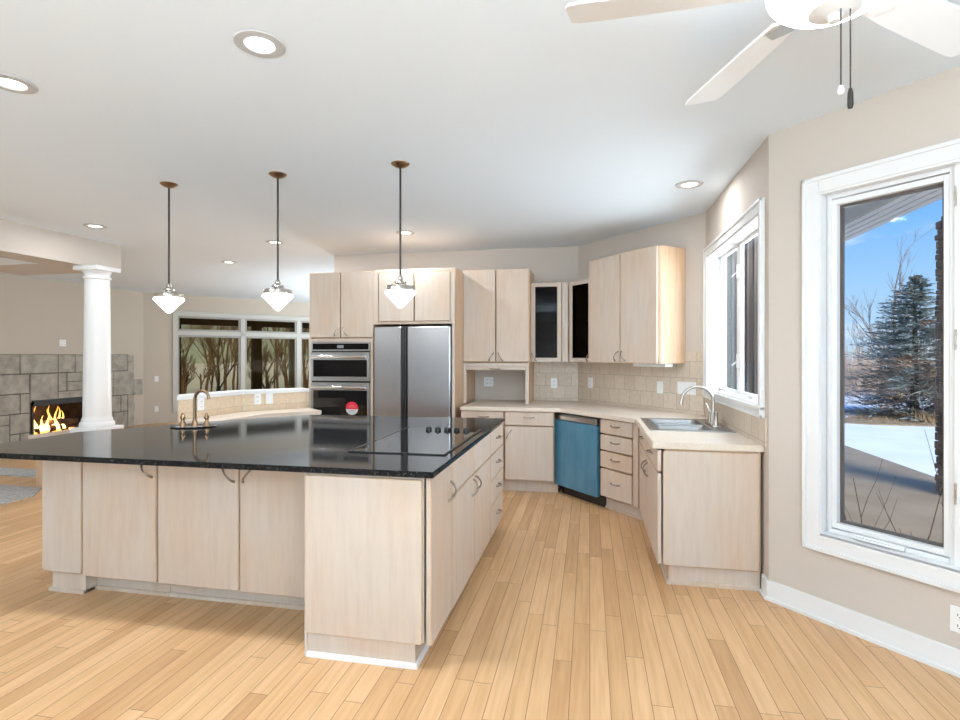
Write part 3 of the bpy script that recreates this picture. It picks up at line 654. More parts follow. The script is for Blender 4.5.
# island worktop
IP = [(-0.682, 2.342), (-0.685, 4.47), (-2.40, 4.40), (-2.81, 3.99), (-3.43, 3.10), (-3.43, 2.342)]
bm = B(); prism(bm, IP, IU, IT)
tedges = [e for e in bm.edges if all(abs(v.co.z-IT) < 1e-5 for v in e.verts) or all(abs(v.co.z-IU) < 1e-5 for v in e.verts)]
bmesh.ops.bevel(bm, geom=tedges, offset=0.007, segments=2, affect='EDGES')
tag(obj('island_worktop', bm, granite), 'polished black granite worktop on the island', 'worktop')
# cooktop
t = thing('cooktop', 'black glass cooktop set into the island worktop', 'cooktop', (-1.01, 3.25, IT))
bm = B(); box(bm, -0.262, 0.262, -0.495, 0.495, 0.0005, 0.005, 0.002); obj('glass_top', bm, cookglass, t)
bm = B(); box(bm, -0.272, -0.261, -0.505, 0.505, 0.0, 0.007, 0.002); box(bm, 0.261, 0.272, -0.505, 0.505, 0.0, 0.007, 0.002); box(bm, -0.272, 0.272, -0.505, -0.494, 0.0, 0.007, 0.002); obj('trim', bm, black, t)
for k in range(5):
    bm = B(); lathe(bm, [(0.0, 0.005), (0.021, 0.005), (0.021, 0.020), (0.018, 0.023), (0, 0.023)], 20); box(bm, -0.004, 0.004, -0.02, 0.02, 0.02, 0.029, 0.002)
    o = obj('knob', bm, black, t, True); o.location = (-0.085+0.067*k, 0.385, 0)
# prep faucet on the island and its tray
t = thing('prep_faucet', 'antique bronze two handle faucet on the island worktop', 'faucet', (-2.84, 3.50, IT), R(75))
bm = B(); lathe(bm, [(0, 0), (0.028, 0), (0.026, 0.02), (0.017, 0.035), (0.014, 0.05), (0, 0.05)], 24); tube(bm, [(0, 0, 0.04), (0, 0, 0.20), (0.003, -0.01, 0.235), (0.012, -0.035, 0.258), (0.022, -0.065, 0.262), (0.032, -0.09, 0.248), (0.037, -0.10, 0.225), (0.038, -0.102, 0.20)], [0.013, 0.0125, 0.012, 0.011, 0.011, 0.011, 0.011, 0.012], 14); obj('spout', bm, bronze, t, True)
for s in (-1, 1):
    bm = B(); lathe(bm, [(0, 0), (0.026, 0), (0.023, 0.025), (0.013, 0.04), (0.013, 0.055), (0.02, 0.065), (0.012, 0.085), (0.006, 0.10), (0, 0.102)], 20); o = obj('handle', bm, bronze, t, True); o.location = (s*0.085*math.cos(R(-60)), s*0.085*math.sin(R(-60)), 0)
t = thing('prep_sink', 'small dark oval prep sink below the bronze faucet', 'sink', (-2.84, 3.49, IT), R(20))
bm = B(); lathe(bm, [(0.145, 0.0), (0.155, 0.003), (0.16, 0.008), (0.145, 0.010), (0.13, 0.005), (0.0, 0.003)], 40); bmesh.ops.scale(bm, vec=(1, 0.62, 1), verts=bm.verts); obj('basin', bm, black, t, True)
bm = B(); box(bm, -0.09, 0.09, -0.10, -0.045, 0.009, 0.012, 0.001); obj('rim_plate', bm, chrome, t)

# ---- oven tower
yo = 5.60
t = thing('oven_cabinet', 'tall maple cabinet around the wall ovens left of the refrigerator', 'cabinet', (-3.085, yo, 0))
bm = B()
box(bm, 0.0, 0.03, 0.02, 0.92, 0.0, 2.35); box(bm, 0.745, 0.763, 0.02, 0.92, 0.0, 2.35); box(bm, 0.03, 0.745, 0.07, 0.92, 1.60, 2.35); box(bm, 0.03, 0.745, 0.02, 0.92, 0.0, 0.62); box(bm, 0.03, 0.745, 0.9, 0.92, 0.62, 1.60)
obj('carcass', bm, edge, t)
bm = B(); box(bm, 0.0, 0.035, 0.0, 0.02, 0.0, 1.612); box(bm, 0.735, 0.765, 0.0, 0.02, 0.0, 1.612); box(bm, 0.035, 0.735, 0.0, 0.02, 1.575, 1.612); obj('face_frame', bm, mapl, t)
front('door', t, 0.006, 0.375, 1.625, 2.348, (0.335, 1.69, 60)); front('door', t, 0.385, 0.765, 1.625, 2.348, (0.435, 1.69, 120))
front('drawer', t, 0.04, 0.73, 0.12, 0.60, (0.385, 0.45, 0))
t = thing('wall_oven', 'stainless double wall oven with black glass doors and a round red sticker', 'oven', (-3.085+0.037, yo, 0))
OW = 0.696
bm = B(); box(bm, 0.0, OW, 0.0, 0.6, 0.625, 1.572); obj('body', bm, black, t)
bm = B(); frame(bm, 0.0, OW, 1.475, 1.572, -0.012, 0.0, 0.016, 0.002); obj('control_frame', bm, steelh, t)
bm = B(); box(bm, 0.016, OW-0.016, -0.008, 0.0, 1.491, 1.556); p = obj('control_panel', bm, blackglass, t)
bm = B(); box(bm, 0.31, 0.385, -0.0095, -0.008, 1.508, 1.54); obj('display', bm, mat('grey_display', (0.25, 0.27, 0.28), 0.3), p)
for z0, z1, lo in ((1.145, 1.46, 0.045), (0.655, 1.125, 0.065)):
    bm = B(); frame(bm, 0.0, OW, z0, z1, -0.025, 0.0, 0.028, 0.003); box(bm, 0.028, OW-0.028, -0.025, 0.0, z1-0.085, z1-0.028, 0.002); box(bm, 0.028, OW-0.028, -0.025, 0.0, z0+0.02, z0+lo, 0.002); d = obj('door', bm, steelh, t)
    bm = B(); box(bm, 0.028, OW-0.028, -0.018, 0.0, z0+lo, z1-0.085); obj('glass', bm, blackglass, d)
    bm = B(); tube(bm, [(0.03, -0.065, z1-0.05), (OW-0.03, -0.065, z1-0.05)], 0.016, 14)
    for xx in (0.05, OW-0.05): box(bm, xx-0.012, xx+0.012, -0.065, -0.02, z1-0.06, z1-0.04, 0.003)
    obj('handle', bm, chrome, d, True)
def disc_part(x, z, r, a0, a1, y, m, name, parent):
    bm = B(); n = 28; vs = [(x+r*math.cos(R(a0+(a1-a0)*i/n)), z+r*math.sin(R(a0+(a1-a0)*i/n))) for i in range(n+1)]
    f = [bm.verts.new((p[0], y, p[1])) for p in vs]; fa = bm.faces.new(f); r_ = bmesh.ops.extrude_face_region(bm, geom=[fa]); bmesh.ops.translate(bm, vec=(0, 0.0008, 0), verts=[g for g in r_['geom'] if isinstance(g, bmesh.types.BMVert)])
    return obj(name, bm, m, parent)
stk = thing('oven_sticker', 'round red and white sticker on the lower oven door', 'sticker', (-3.085+0.037+0.49, yo-0.020, 0.845))
disc_part(0, 0, 0.073, -8, 188, 0, red, 'red_half', stk); disc_part(0, 0, 0.073, 188, 352, 0, greylab, 'white_half', stk)
bm = B()
for k, w in enumerate((0.085, 0.05)): box(bm, -w/2, w/2, -0.0006, 0.0, 0.012+0.016*k, 0.016+0.016*k)
obj('print', bm, mat('pink_print', (0.85, 0.35, 0.38), 0.4), stk)
bm = B()
for k, w in enumerate((0.09, 0.07, 0.05)): box(bm, -w/2, w/2, -0.0006, 0.0, -0.026-0.013*k, -0.022-0.013*k)
obj('print', bm, mat('grey_print', (0.42, 0.46, 0.50), 0.4), stk)
# ---- refrigerator
t = thing('refrigerator', 'stainless side by side refrigerator with black trim', 'refrigerator', (-2.305, 5.58, 0))
FW = 0.872
bm = B(); box(bm, 0.006, FW-0.01, 0.055, 0.75, 0.02, 1.745, 0.004); obj('body', bm, black, t)
bm = B(); box(bm, 0.0, FW, 0.04, 0.06, 0.0, 0.09); obj('toe_grille', bm, black, t)
for a, b in ((0.004, 0.318), (0.382, 0.858)):
    bm = B(); slab(bm, a, b, 0.10, 1.735, 0.0, 0.055, 0.012, 0.008); obj('door', bm, steel, t, True)
for a in (0.323, 0.351):
    bm = B(); box(bm, a, a+0.026, -0.012, 0.055, 0.10, 1.735, 0.006); obj('handle', bm, black, t, True)
t = thing('refrigerator_cabinet', 'maple surround with a two door cabinet above the refrigerator', 'cabinet', (-2.318, 5.60, 0))
bm = B(); box(bm, 0.0, 0.917, 0.07, 0.92, 1.765, 2.36, 0.002); box(bm, 0.0, 0.012, 0.02, 0.07, 1.765, 2.36); box(bm, 0.89, 0.917, 0.02, 0.92, 0.0, 1.765); obj('carcass', bm, edge, t)
bm = B(); box(bm, 0.0, 0.06, 0, 0.02, 1.765, 2.36); box(bm, 0.87, 0.917, 0, 0.02, 1.765, 2.36); box(bm, 0.06, 0.87, 0, 0.02, 2.325, 2.36); box(bm, 0.06, 0.87, 0, 0.02, 1.765, 1.79); box(bm, 0.888, 0.917, 0, 0.02, 0.0, 1.765); obj('face_frame', bm, mapl, t)
front('door', t, 0.066, 0.463, 1.796, 2.318, None, y0=-0.006, r=0.006); front('door', t, 0.476, 0.865, 1.796, 2.318, None, y0=-0.006, r=0.006)
# ---- tall wall cabinet with the open niche
yu = 6.0
t = thing('wall_cabinet', 'two door maple wall cabinet above the open appliance niche', 'cabinet', (-1.335, yu, 0))
x0u = -0.085; W_ = 0.775
bm = B(); box(bm, x0u+0.02, 0.665, 0.07, 0.548, 1.34, 2.388, 0.002); obj('carcass', bm, edge, t)
bm = B(); box(bm, 0.666, 0.684, 0.025, 0.55, 1.34, 2.39, 0.002); obj('side_panel', bm, edge, t)
front('door', t, -0.065, 0.300, 1.355, 2.39, (0.255, 1.41, 58)); front('door', t, 0.312, 0.677, 1.355, 2.388, (0.36, 1.41, 122))
t2 = thing('appliance_niche', 'open maple appliance niche standing on the counter with a rolled up door', 'cabinet', (-1.335, yu, 0))
bm = B(); box(bm, -0.065, -0.030, 0.0, 0.02, PT, 1.338); box(bm, 0.640, 0.677, 0.0, 0.02, PT, 1.338); box(bm, -0.03, 0.64, 0.0, 0.02, 1.30, 1.338); obj('face_frame', bm, mapl, t2)
bm = B(); box(bm, -0.065, -0.045, 0.02, 0.549, PT, 1.338); obj('side_panel', bm, edge, t2); bm = B(); box(bm, 0.66, 0.677, 0.02, 0.549, PT, 1.338); obj('side_panel', bm, edge, t2)
bm = B(); slab(bm, -0.028, 0.638, 1.262, 1.298, 0.004, 0.02, 0.004); d = obj('tambour_door', bm, mapl, t2); put_pull(d, 0.30, 1.275, 0, 0.004)
bm = B(); box(bm, -0.045, 0.66, 0.538, 0.549, PT, 1.338); obj('back_panel', bm, wallp, t2)
# ---- corner cabinets with smoked glass doors
def glass_cab(label, loc, rz, W_, D, z0, z1, hx, ang, g=None):
    t = thing('glass_cabinet', label, 'cabinet', loc, rz)
    bm = B(); box(bm, 0, 0.015, 0.02, D, z0, z1); box(bm, W_-0.015, W_, 0.02, D, z0, z1); box(bm, 0.015, W_-0.015, 0.02, D, z0, z0+0.015); box(bm, 0.015, W_-0.015, 0.02, D, z1-0.015, z1); box(bm, 0.015, W_-0.015, D-0.012, D, z0+0.015, z1-0.015); obj('carcass', bm, edge, t)
    for k in (1, 2, 3): bm = B(); zz = z0+(z1-z0)*k/4; box(bm, 0.016, W_-0.016, 0.05, D-0.013, zz, zz+0.012); obj('shelf', bm, mapl, t)
    bm = B(); frame(bm, 0.0, W_-0.004, z0, z1, 0.0, 0.02, 0.046, 0.002); d = obj('door', bm, mapl, t)
    bm = B(); box(bm, 0.046, W_-0.05, 0.009, 0.013, z0+0.046, z1-0.046); obj('glass_pane', bm, smoke, d)
    put_pull(d, hx, z0+0.055, ang, 0)
    return t
glass_cab('smoked glass door wall cabinet facing forward in the corner', (-0.652, 6.19, 0), 0, 0.345, 0.355, 1.352, 2.25, 0.03, 122)
bm = B(); prism(bm, [(-0.303, 6.19), (-0.235, 6.20), (-0.235, 6.40), (-0.303, 6.54)], 1.352, 2.25); o = obj('corner_filler', bm, mapl); tag(o, 'narrow maple filler strip between the two smoked glass cabinets', 'filler')
dg = (0.657, -0.754); rzd = math.atan2(dg[1], dg[0])
def dp(s, c): return (dg[0]*s-0.754*c, dg[1]*s-0.657*c)
p = dp(-4.815, -3.90); glass_cab('smoked glass door wall cabinet on the angled wall', (p[0], p[1], 0), rzd, 0.37, 0.30, 1.352, 2.25, 0.33, 58)
# ---- two door wall cabinet on the angled wall
p = dp(-4.43, -3.85); t = thing('wall_cabinet', 'large two door maple wall cabinet on the angled wall near the sink window', 'cabinet', (p[0], p[1], 0), rzd)
bm = B(); prism(bm, [(0.0, 0.07), (0.905, 0.07), (0.905, 0.354), (0.0, 0.354)], 1.353, 2.426); obj('carcass', bm, edge, t)
bm = B(); prism(bm, [(0.906, 0.025), (0.93, 0.025), (0.945, 0.037), (0.95, 0.06), (0.95, 0.355), (0.906, 0.355)], 1.352, 2.428); obj('side_panel', bm, edge, t)
front('door', t, 0.003, 0.452, 1.352, 2.425, (0.41, 1.42, 62)); front('door', t, 0.462, 0.922, 1.352, 2.43, (0.505, 1.42, 118))
bm = B(); box(bm, 0.50, 0.90, 0.14, 0.24, 1.318, 1.352, 0.006); o = obj('under_cabinet_light', bm, plast, None); o.location = (p[0], p[1], 0); o.rotation_euler = (0, 0, rzd); tag(o, 'white light bar under the large wall cabinet on the angled wall', 'light')

# ---- base run along the back wall
yb = 5.605
t = thing('base_cabinet', 'base cabinet with one narrow drawer nearest the refrigerator', 'cabinet', (-1.338, yb, 0))
carcass(t, 0.467, 0.93, 0.118, PU, toe=0.095)
front('drawer', t, 0.004, 0.458, 0.70, PU-0.008, (0.25, 0.785, 0)); front('door', t, 0.004, 0.458, 0.135, 0.69, (0.05, 0.61, 120))
t = thing('base_cabinet', 'one door one drawer base cabinet left of the blue dishwasher', 'cabinet', (-0.869, yb, 0))
bm = B(); prism(bm, [(0, 0.075), (0.52, 0.075), (0.62, 0.93), (0, 0.93)], 0.118, PU); obj('carcass', bm, edge, t)
bm = B(); prism(bm, [(0, 0.095), (0.545, 0.095), (0.62, 0.93), (0, 0.93)], 0.0, 0.118); obj('toe_kick', bm, mapl, t)
front('drawer', t, 0.004, 0.508, 0.70, PU-0.008, (0.255, 0.785, 0)); front('door', t, 0.004, 0.508, 0.135, 0.69, (0.045, 0.605, 60))
# ---- dishwasher and drawers on the angled run
cf = -3.475
p = dp(-4.53, cf); t = thing('dishwasher', 'dishwasher covered in blue protective film', 'dishwasher', (p[0], p[1], 0), rzd)
bm = B(); box(bm, 0.0, 0.672, 0.03, 0.60, 0.09, PU-0.003); obj('body', bm, black, t)
bm = B(); box(bm, 0.04, 0.68, 0.07, 0.60, 0.0, 0.09); obj('toe_panel', bm, black, t)
bm = B(); slab(bm, 0.006, 0.650, 0.095, 0.765, -0.012, 0.03, 0.010, 0.005); obj('door', bm, film, t)
bm = B(); slab(bm, 0.006, 0.650, 0.768, 0.828, -0.014, 0.03, 0.006, 0.004); cp = obj('control_panel', bm, steelh, t)
bm = B(); box(bm, 0.02, 0.60, -0.017, -0.013, 0.778, 0.81, 0.001); obj('handle_recess', bm, chrome, cp)
p = dp(-3.845, cf); t = thing('drawer_cabinet', 'maple stack of four drawers between dishwasher and sink cabinet', 'cabinet', (p[0], p[1], 0), rzd)
bm = B(); prism(bm, [(0.0, 0.075), (0.47, 0.075), (0.50, 0.6), (0, 0.6)], 0.118, PU); obj('carcass', bm, edge, t)
bm = B(); box(bm, 0.408, 0.466, 0.012, 0.07, 0.118, PU-0.002, 0.002); obj('stile', bm, mapl, t)
bm = B(); box(bm, 0.0, 0.47, 0.08, 0.55, 0.0, 0.118); obj('toe_kick', bm, mapl, t)
bm = B(); box(bm, 0.0, 0.46, 0.066, 0.08, 0.0, 0.022, 0.004); obj('shoe_molding', bm, mapl, t)
for z0, z1 in ((0.708, PU-0.01), (0.555, 0.696), (0.394, 0.543), (0.127, 0.382)): front('drawer', t, 0.006, 0.402, z0, z1, (0.20, (z0+z1)/2+0.012, 0))
# ---- sink cabinet (faces -X) with its end panel
SX = 0.415; SY = 3.56
t = thing('sink_cabinet', 'maple sink base cabinet with a large blank end panel facing the camera', 'cabinet', (SX, 4.83, 0), R(-90))
Ls = 4.83-SY
bm = B(); box(bm, 0.0, Ls-0.0, 0.045, 0.60, 0.118, 0.66, 0.002); box(bm, 0.0, Ls, 0.045, 0.07, 0.66, PU); box(bm, Ls-0.35, Ls, 0.07, 0.60, 0.66, PU); obj('carcass', bm, edge, t)
bm = B(); box(bm, 0.0, Ls-0.01, 0.07, 0.60, 0.0, 0.118); obj('toe_kick', bm, mapl, t)
bm = B(); box(bm, 0.0, Ls+0.004, 0.056, 0.60, 0.0, 0.022, 0.004); obj('shoe_molding', bm, mapl, t)
bm = B(); slab(bm, 0.034, 0.590, 0.122, PU-0.012, 0.0, 0.016, 0.018, 0.004, 4, 1)
bmesh.ops.transform(bm, matrix=Matrix(((0, -1, 0, Ls+0.016), (1, 0, 0, 0), (0, 0, 1, 0), (0, 0, 0, 1))), verts=bm.verts); obj('end_panel', bm, [mapl, edge], t)
for k in range(2):
    a = 0.03+k*0.63; b = a+0.62
    front('drawer', t, a, b, 0.70, PU-0.01, ((a+b)/2, 0.775, 0)); front('door', t, a, b, 0.12, 0.69, (b-0.06, 0.60, 65) if k == 0 else (a+0.06, 0.60, 115))

# ---- perimeter worktop with the sink cut out
cE = -3.452
q1 = ((cE*-1-0.657*5.585)/0.754, 5.585)
q1 = ((-cE-0.657*5.585)/0.754, 5.585); q2 = (0.385, (-cE-0.754*0.385)/0.657)
SK = [(0.47, 4.13), (0.885, 4.13), (0.885, 4.80), (0.47, 4.80)]
PP = [(-1.338, 5.585), q1, q2, (0.385, 3.535), (1.028, 3.535), (1.028, 5.219), (-0.131, 6.548), (-1.338, 6.548)]
bm = B(); prism(bm, PP, PU, PT, [SK])
tedges = [e for e in bm.edges if len(e.link_faces) == 2 and abs(e.verts[0].co.z-e.verts[1].co.z) < 1e-6 and e.calc_face_angle(0) > 1.0 and e.verts[0].co.z > PT-1e-4]
bmesh.ops.bevel(bm, geom=tedges, offset=0.006, segments=2, affect='EDGES')
tag(obj('kitchen_worktop', bm, lam), 'cream laminate worktop running along the kitchen walls', 'worktop')
# backsplashes
def splash(name, p, q, x0, x1, z0, z1, label, holes=()):
    d = Vector((q[0]-p[0], q[1]-p[1])); rz = math.atan2(d.y, d.x)
    bm = B(); prism(bm, [(x0, z0), (x1, z0), (x1, z1), (x0, z1)], 0, 0.009)
    bmesh.ops.transform(bm, matrix=Matrix(((1, 0, 0, 0), (0, 0, 1, 0), (0, 1, 0, 0), (0, 0, 0, 1))), verts=bm.verts)
    o = obj(name, bm, tilem); nrm = Vector((-d.y, d.x)).normalized()*0.0095
    o.location = (p[0]-nrm.x, p[1]-nrm.y, 0); o.rotation_euler = (0, 0, rz); tag(o, label, 'backsplash')
LC = (Vector(B_)-Vector(C_)).length
splash('tile_backsplash', D_, C_, 2.595, 3.115, PT+0.001, 1.35, 'beige tile backsplash on the back wall right of the niche')
splash('tile_backsplash', C_, B_, 0.006, LC-0.008, PT+0.001, 1.35, 'beige tile backsplash on the angled wall behind the counter')
splash('tile_backsplash', C_, B_, LC-0.235, LC-0.008, 1.351, 1.46, 'short raised row of tiles beside the sink window')
splash('tile_backsplash', B_, A_, 0.012, 1.73, PT+0.001, 1.055, 'low tile strip under the sink window')
# sink
t = thing('kitchen_sink', 'stainless steel sink set into the cream worktop under the window', 'sink', (0.0, 0, PT))
bm = B()
prism(bm, [(0.43, 4.08), (1.005, 4.08), (1.005, 4.86), (0.43, 4.86)], 0.0006, 0.006, [[(0.485, 4.14), (0.865, 4.14), (0.865, 4.79), (0.485, 4.79)]]); obj('rim', bm, steelh, t)
def bowl(bm, x0, x1, y0, y1, d):
    r = 0.05; n = 5
    def ring(ins, z):
        out = []
        for cx_, cy_, a0 in ((x1-r, y1-r, 0), (x0+r, y1-r, 90), (x0+r, y0+r, 180), (x1-r, y0+r, 270)):
            for i in range(n+1): a = R(a0+90*i/n); out.append(bm.verts.new((cx_+(r-ins)*math.cos(a)-(0), cy_+(r-ins)*math.sin(a), z)))
        return out
    rs = [ring(0, 0.004), ring(0.006, -0.02), ring(0.010, -d+0.03), ring(0.03, -d)]
    for P, Q in zip(rs, rs[1:]):
        for i in range(len(P)): bm.faces.new((P[i], P[(i+1) % len(P)], Q[(i+1) % len(P)], Q[i]))
    bm.faces.new(rs[-1])
for a, b in ((4.142, 4.455), (4.475, 4.788)):
    bm = B(); bowl(bm, 0.487, 0.863, a, b, 0.17); o = obj('basin', bm, steelh, t, True)
    bm = B(); lathe(bm, [(0, 0.0), (0.04, 0.0), (0.042, 0.003), (0.0, 0.004)], 20, (0.675, (a+b)/2, -0.169)); obj('drain', bm, chrome, o, True)
bm = B(); box(bm, 0.487, 0.863, 4.452, 4.478, -0.02, 0.004, 0.004); obj('divider', bm, steelh, t)
t = thing('kitchen_faucet', 'brushed nickel gooseneck faucet behind the stainless sink', 'faucet', (0.93, 4.44, PT+0.006), R(0))
bm = B(); box(bm, -0.03, 0.03, -0.13, 0.13, 0.0, 0.012, 0.005); lathe(bm, [(0.0, 0.01), (0.028, 0.01), (0.024, 0.05), (0.017, 0.12), (0.016, 0.13), (0, 0.13)], 24)
pts = [(0, 0, 0.12), (0, 0, 0.18)]
for i in range(9):
    a = math.pi*i/8; pts.append((-0.115+0.115*math.cos(a)*1.0, 0.0, 0.19+0.105*math.sin(a)))
pts.append((-0.236, 0, 0.155)); tube(bm, pts, [0.013]+[0.0115]*(len(pts)-2)+[0.014], 14); obj('spout', bm, nickel, t, True)
bm = B(); lathe(bm, [(0, 0.01), (0.024, 0.01), (0.022, 0.06), (0.016, 0.09), (0, 0.092)], 20, (0, 0.085, 0)); tube(bm, [(0, 0.085, 0.085), (-0.01, 0.12, 0.115), (-0.02, 0.16, 0.15)], [0.010, 0.007, 0.008], 10); obj('lever', bm, nickel, t, True)
bm = B(); lathe(bm, [(0, 0.01), (0.024, 0.01), (0.022, 0.03), (0.016, 0.04), (0.014, 0.085), (0.018, 0.11), (0.0, 0.125)], 20, (0, -0.09, 0)); obj('side_sprayer', bm, nickel, t, True)

# ---- bar wall with tile and low counter left of the ovens
BW = [(-3.655, 4.29), (-3.555, 5.08), (-3.09, 5.60)]
def offs(pl, d):
    out = []
    for i, p in enumerate(pl):
        a = Vector(pl[max(i-1, 0)]); b = Vector(pl[min(i+1, len(pl)-1)]); t_ = (b-a).normalized(); out.append((p[0]-t_.y*d, p[1]+t_.x*d))
    return out
t = thing('bar_wall', 'tiled half height bar wall behind the island left of the ovens', 'half wall', (0, 0, 0))
back = offs(BW, 0.13); back[0] = (-3.79, 4.47)
bm = B(); prism(bm, BW+list(reversed(back)), 0.0, 1.02); obj('body', bm, livp, t)
for i in range(2):
    p, q = Vector(BW[i]), Vector(BW[i+1]); d = q-p
    bm = B(); box(bm, 0.0, d.length, -0.009, -0.0005, 0.0, 1.018); o = obj('tile_face', bm, bartile, t); o.location = (p.x, p.y, 0); o.rotation_euler = (0, 0, math.atan2(d.y, d.x))
fr_ = offs(BW, -0.03); bk = offs(BW, 0.20); bk[0] = (-3.84, 4.52)
bm = B(); prism(bm, [(fr_[0][0]-0.02, fr_[0][1]-0.02)]+fr_[1:]+[bk[2], bk[1], bk[0]], 1.02, 1.054); obj('cap', bm, white, t)
bm = B(); f2 = offs(BW, -0.011); f3 = offs(BW, -0.40); prism(bm, f2+list(reversed(f3)), 0.80, 0.84); tag(obj('bar_counter', bm, lam), 'low cream counter in front of the tiled bar wall', 'worktop')
bm = B(); f3 = offs(BW, -0.37); prism(bm, f2+list(reversed(f3)), 0.0, 0.80); tag(obj('bar_cabinet', bm, mapl), 'maple base below the low counter at the bar wall', 'cabinet')

# ------------------------------------------------------------------ switches and outlets
def outlet_plate(label, cat, loc, rz, gangs=1, kind='outlet', m=plast, grp=None, hw=0.036):
    t = thing('wall_outlet' if kind == 'outlet' else 'light_switch', label, cat, loc, rz, grp)
    w = hw+0.023*(gangs-1)
    bm = B(); slab(bm, -w, w, -0.058, 0.058, -0.006, 0.0, 0.005, 0.002); obj('plate', bm, m, t)
    for g in range(gangs):
        x = (g-(gangs-1)/2)*0.046
        if kind == 'outlet':
            for s in (-1, 1):
                bm = B(); slab(bm, x-0.016, x+0.016, s*0.024-0.014, s*0.024+0.014, -0.0085, -0.006, 0.008, 0.001); f = obj('socket', bm, m, t)
                bm = B(); box(bm, x-0.008, x-0.005, -0.0092, -0.008, s*0.024-0.004, s*0.024+0.006); box(bm, x+0.005, x+0.008, -0.0092, -0.008, s*0.024-0.004, s*0.024+0.006); box(bm, x-0.002, x+0.002, -0.0092, -0.008, s*0.024-0.011, s*0.024-0.007); obj('slots', bm, dark, f)
        else:
            bm = B(); box(bm, x-0.012, x+0.012, -0.010, -0.006, -0.03, 0.03, 0.003); obj('rocker', bm, m, t)
    return t
def on(p, q, s, off=0.0):
    d = (Vector(q)-Vector(p)).normalized(); n = Vector((d.y, -d.x)); return (p[0]+d.x*s+n.x*off, p[1]+d.y*s+n.y*off), math.atan2(d.y, d.x)
(pt, rz) = on(A_, E_, 0.885); outlet_plate('white double outlet low on the wall under the large window', 'outlet', (*pt, 0.245), rz)
(pt, rz) = on(D_, C_, 2.834, 0.010); outlet_plate('white outlet on the back wall tiles under the smoked glass cabinet', 'outlet', (*pt, 1.095), rz)
(pt, rz) = on(D_, C_, 2.045, 0.012+0.0); outlet_plate('white square double outlet inside the appliance niche', 'outlet', (pt[0], yu+0.536, 1.105), rz, 2)
(pt, rz) = on(C_, B_, 0.225, 0.010); outlet_plate('white outlet on the angled tile wall nearest the corner', 'outlet', (*pt, 1.11), rz)
(pt, rz) = on(C_, B_, 1.245, 0.010); outlet_plate('white single switch on the tiles under the wall cabinet light', 'switch', (*pt, 1.11), rz, 1, 'switch')
(pt, rz) = on(C_, B_, 1.565, 0.010); outlet_plate('wide white switch plate beside the sink window', 'switch', (*pt, 1.12), rz, 4, 'switch')
(pt, rz) = on(L1, W2, 0.235); outlet_plate('white light switch left of the living room window', 'switch', (*pt, 0.93), rz, 1, 'switch'); outlet_plate('white outlet low on the wall left of the living room window', 'outlet', (*pt, 0.30), rz)
outlet_plate('white cable plate above the stone fireplace', 'outlet', (FX, 7.885, 1.64), R(90), 2)
p, q = Vector(BW[1]), Vector(BW[2]); dd = (q-p).normalized()
for s, kind, lb, ct in ((0.15, 'outlet', 'left white outlet on the tiled bar wall', 'outlet'), (0.27, 'switch', 'right white switch on the tiled bar wall', 'switch')):
    outlet_plate(lb, ct, (p.x+dd.x*s+dd.y*0.0095, p.y+dd.y*s-dd.x*0.0095, 0.965), math.atan2(dd.y, dd.x), 1, kind)
p, q = Vector(BW[0]), Vector(BW[1]); dd = (q-p).normalized()
outlet_plate('white outlet at the left end of the tiled bar wall', 'outlet', (p.x+dd.x*0.25+dd.y*0.0095, p.y+dd.y*0.25-dd.x*0.0095, 0.965), math.atan2(dd.y, dd.x))

# ------------------------------------------------------------------ lamps
def pendant(loc, label):
    t = thing('pendant_lamp', label, 'pendant lamp', loc, 0, 'pendant lamps over the island')
    bm = B(); lathe(bm, [(0, 0), (0.062, 0), (0.060, -0.006), (0.035, -0.022), (0.010, -0.030), (0, -0.030)], 32); obj('canopy', bm, bronze, t, True)
    bm = B(); tube(bm, [(0, 0, -0.025), (0, 0, -0.765)], 0.007, 10); obj('rod', bm, rodm, t, True)
    bm = B(); lathe(bm, [(0, -0.752), (0.010, -0.754), (0.020, -0.768), (0.020, -0.780), (0.011, -0.790), (0.040, -0.794), (0.042, -0.806), (0.026, -0.812), (0.026, -0.822), (0.094, -0.825), (0.098, -0.830), (0.098, -0.858), (0.092, -0.860), (0, -0.860)], 36); obj('holder', bm, nickel, t, True)
    bm = B(); lathe(bm, [(0.0, -0.862), (0.096, -0.862), (0.105, -0.868), (0.102, -0.876), (0.022, -0.962), (0.010, -0.972), (0, -0.974)], 36); obj('shade', bm, lampglass, t, True)
    return t
pl = pendant((-3.11, 3.56, CEIL), 'leftmost of the three cone pendant lamps over the island')
dup(pl, (-2.18, 3.52, CEIL), 0, 'middle of the three cone pendant lamps over the island')
dup(pl, (-1.25, 3.49, CEIL), 0, 'rightmost of the three cone pendant lamps over the island, in front of the refrigerator cabinet')
def can(loc, label, e=18):
    t = thing('recessed_light', label, 'ceiling light', loc, 0, 'recessed ceiling lights')
    bm = B(); lathe(bm, [(0.058, -0.003), (0.062, -0.008), (0.098, -0.006), (0.102, -0.001), (0.058, -0.001)], 40); obj('trim_ring', bm, ringm, t, True)
    bm = B(); lathe(bm, [(0, -0.003), (0.058, -0.003), (0.058, -0.001), (0, -0.001)], 40); obj('lens', bm, canlens, t, True)
    return t
cans = [((-1.34, 2.03), 'largest recessed light near the middle of the ceiling'), ((-2.69, 2.09), 'recessed light at the left edge of the picture'), ((-4.84, 4.57), 'recessed light in front of the ceiling beam'),
        ((-3.52, 5.63), 'recessed light behind the middle pendant rod'), ((-4.9, 6.71), 'recessed light between the left and middle pendants'), ((-1.9, 5.46), 'recessed light beside the right pendant rod'), ((0.74, 4.34), 'recessed light above the sink near the window wall')]
c0 = None
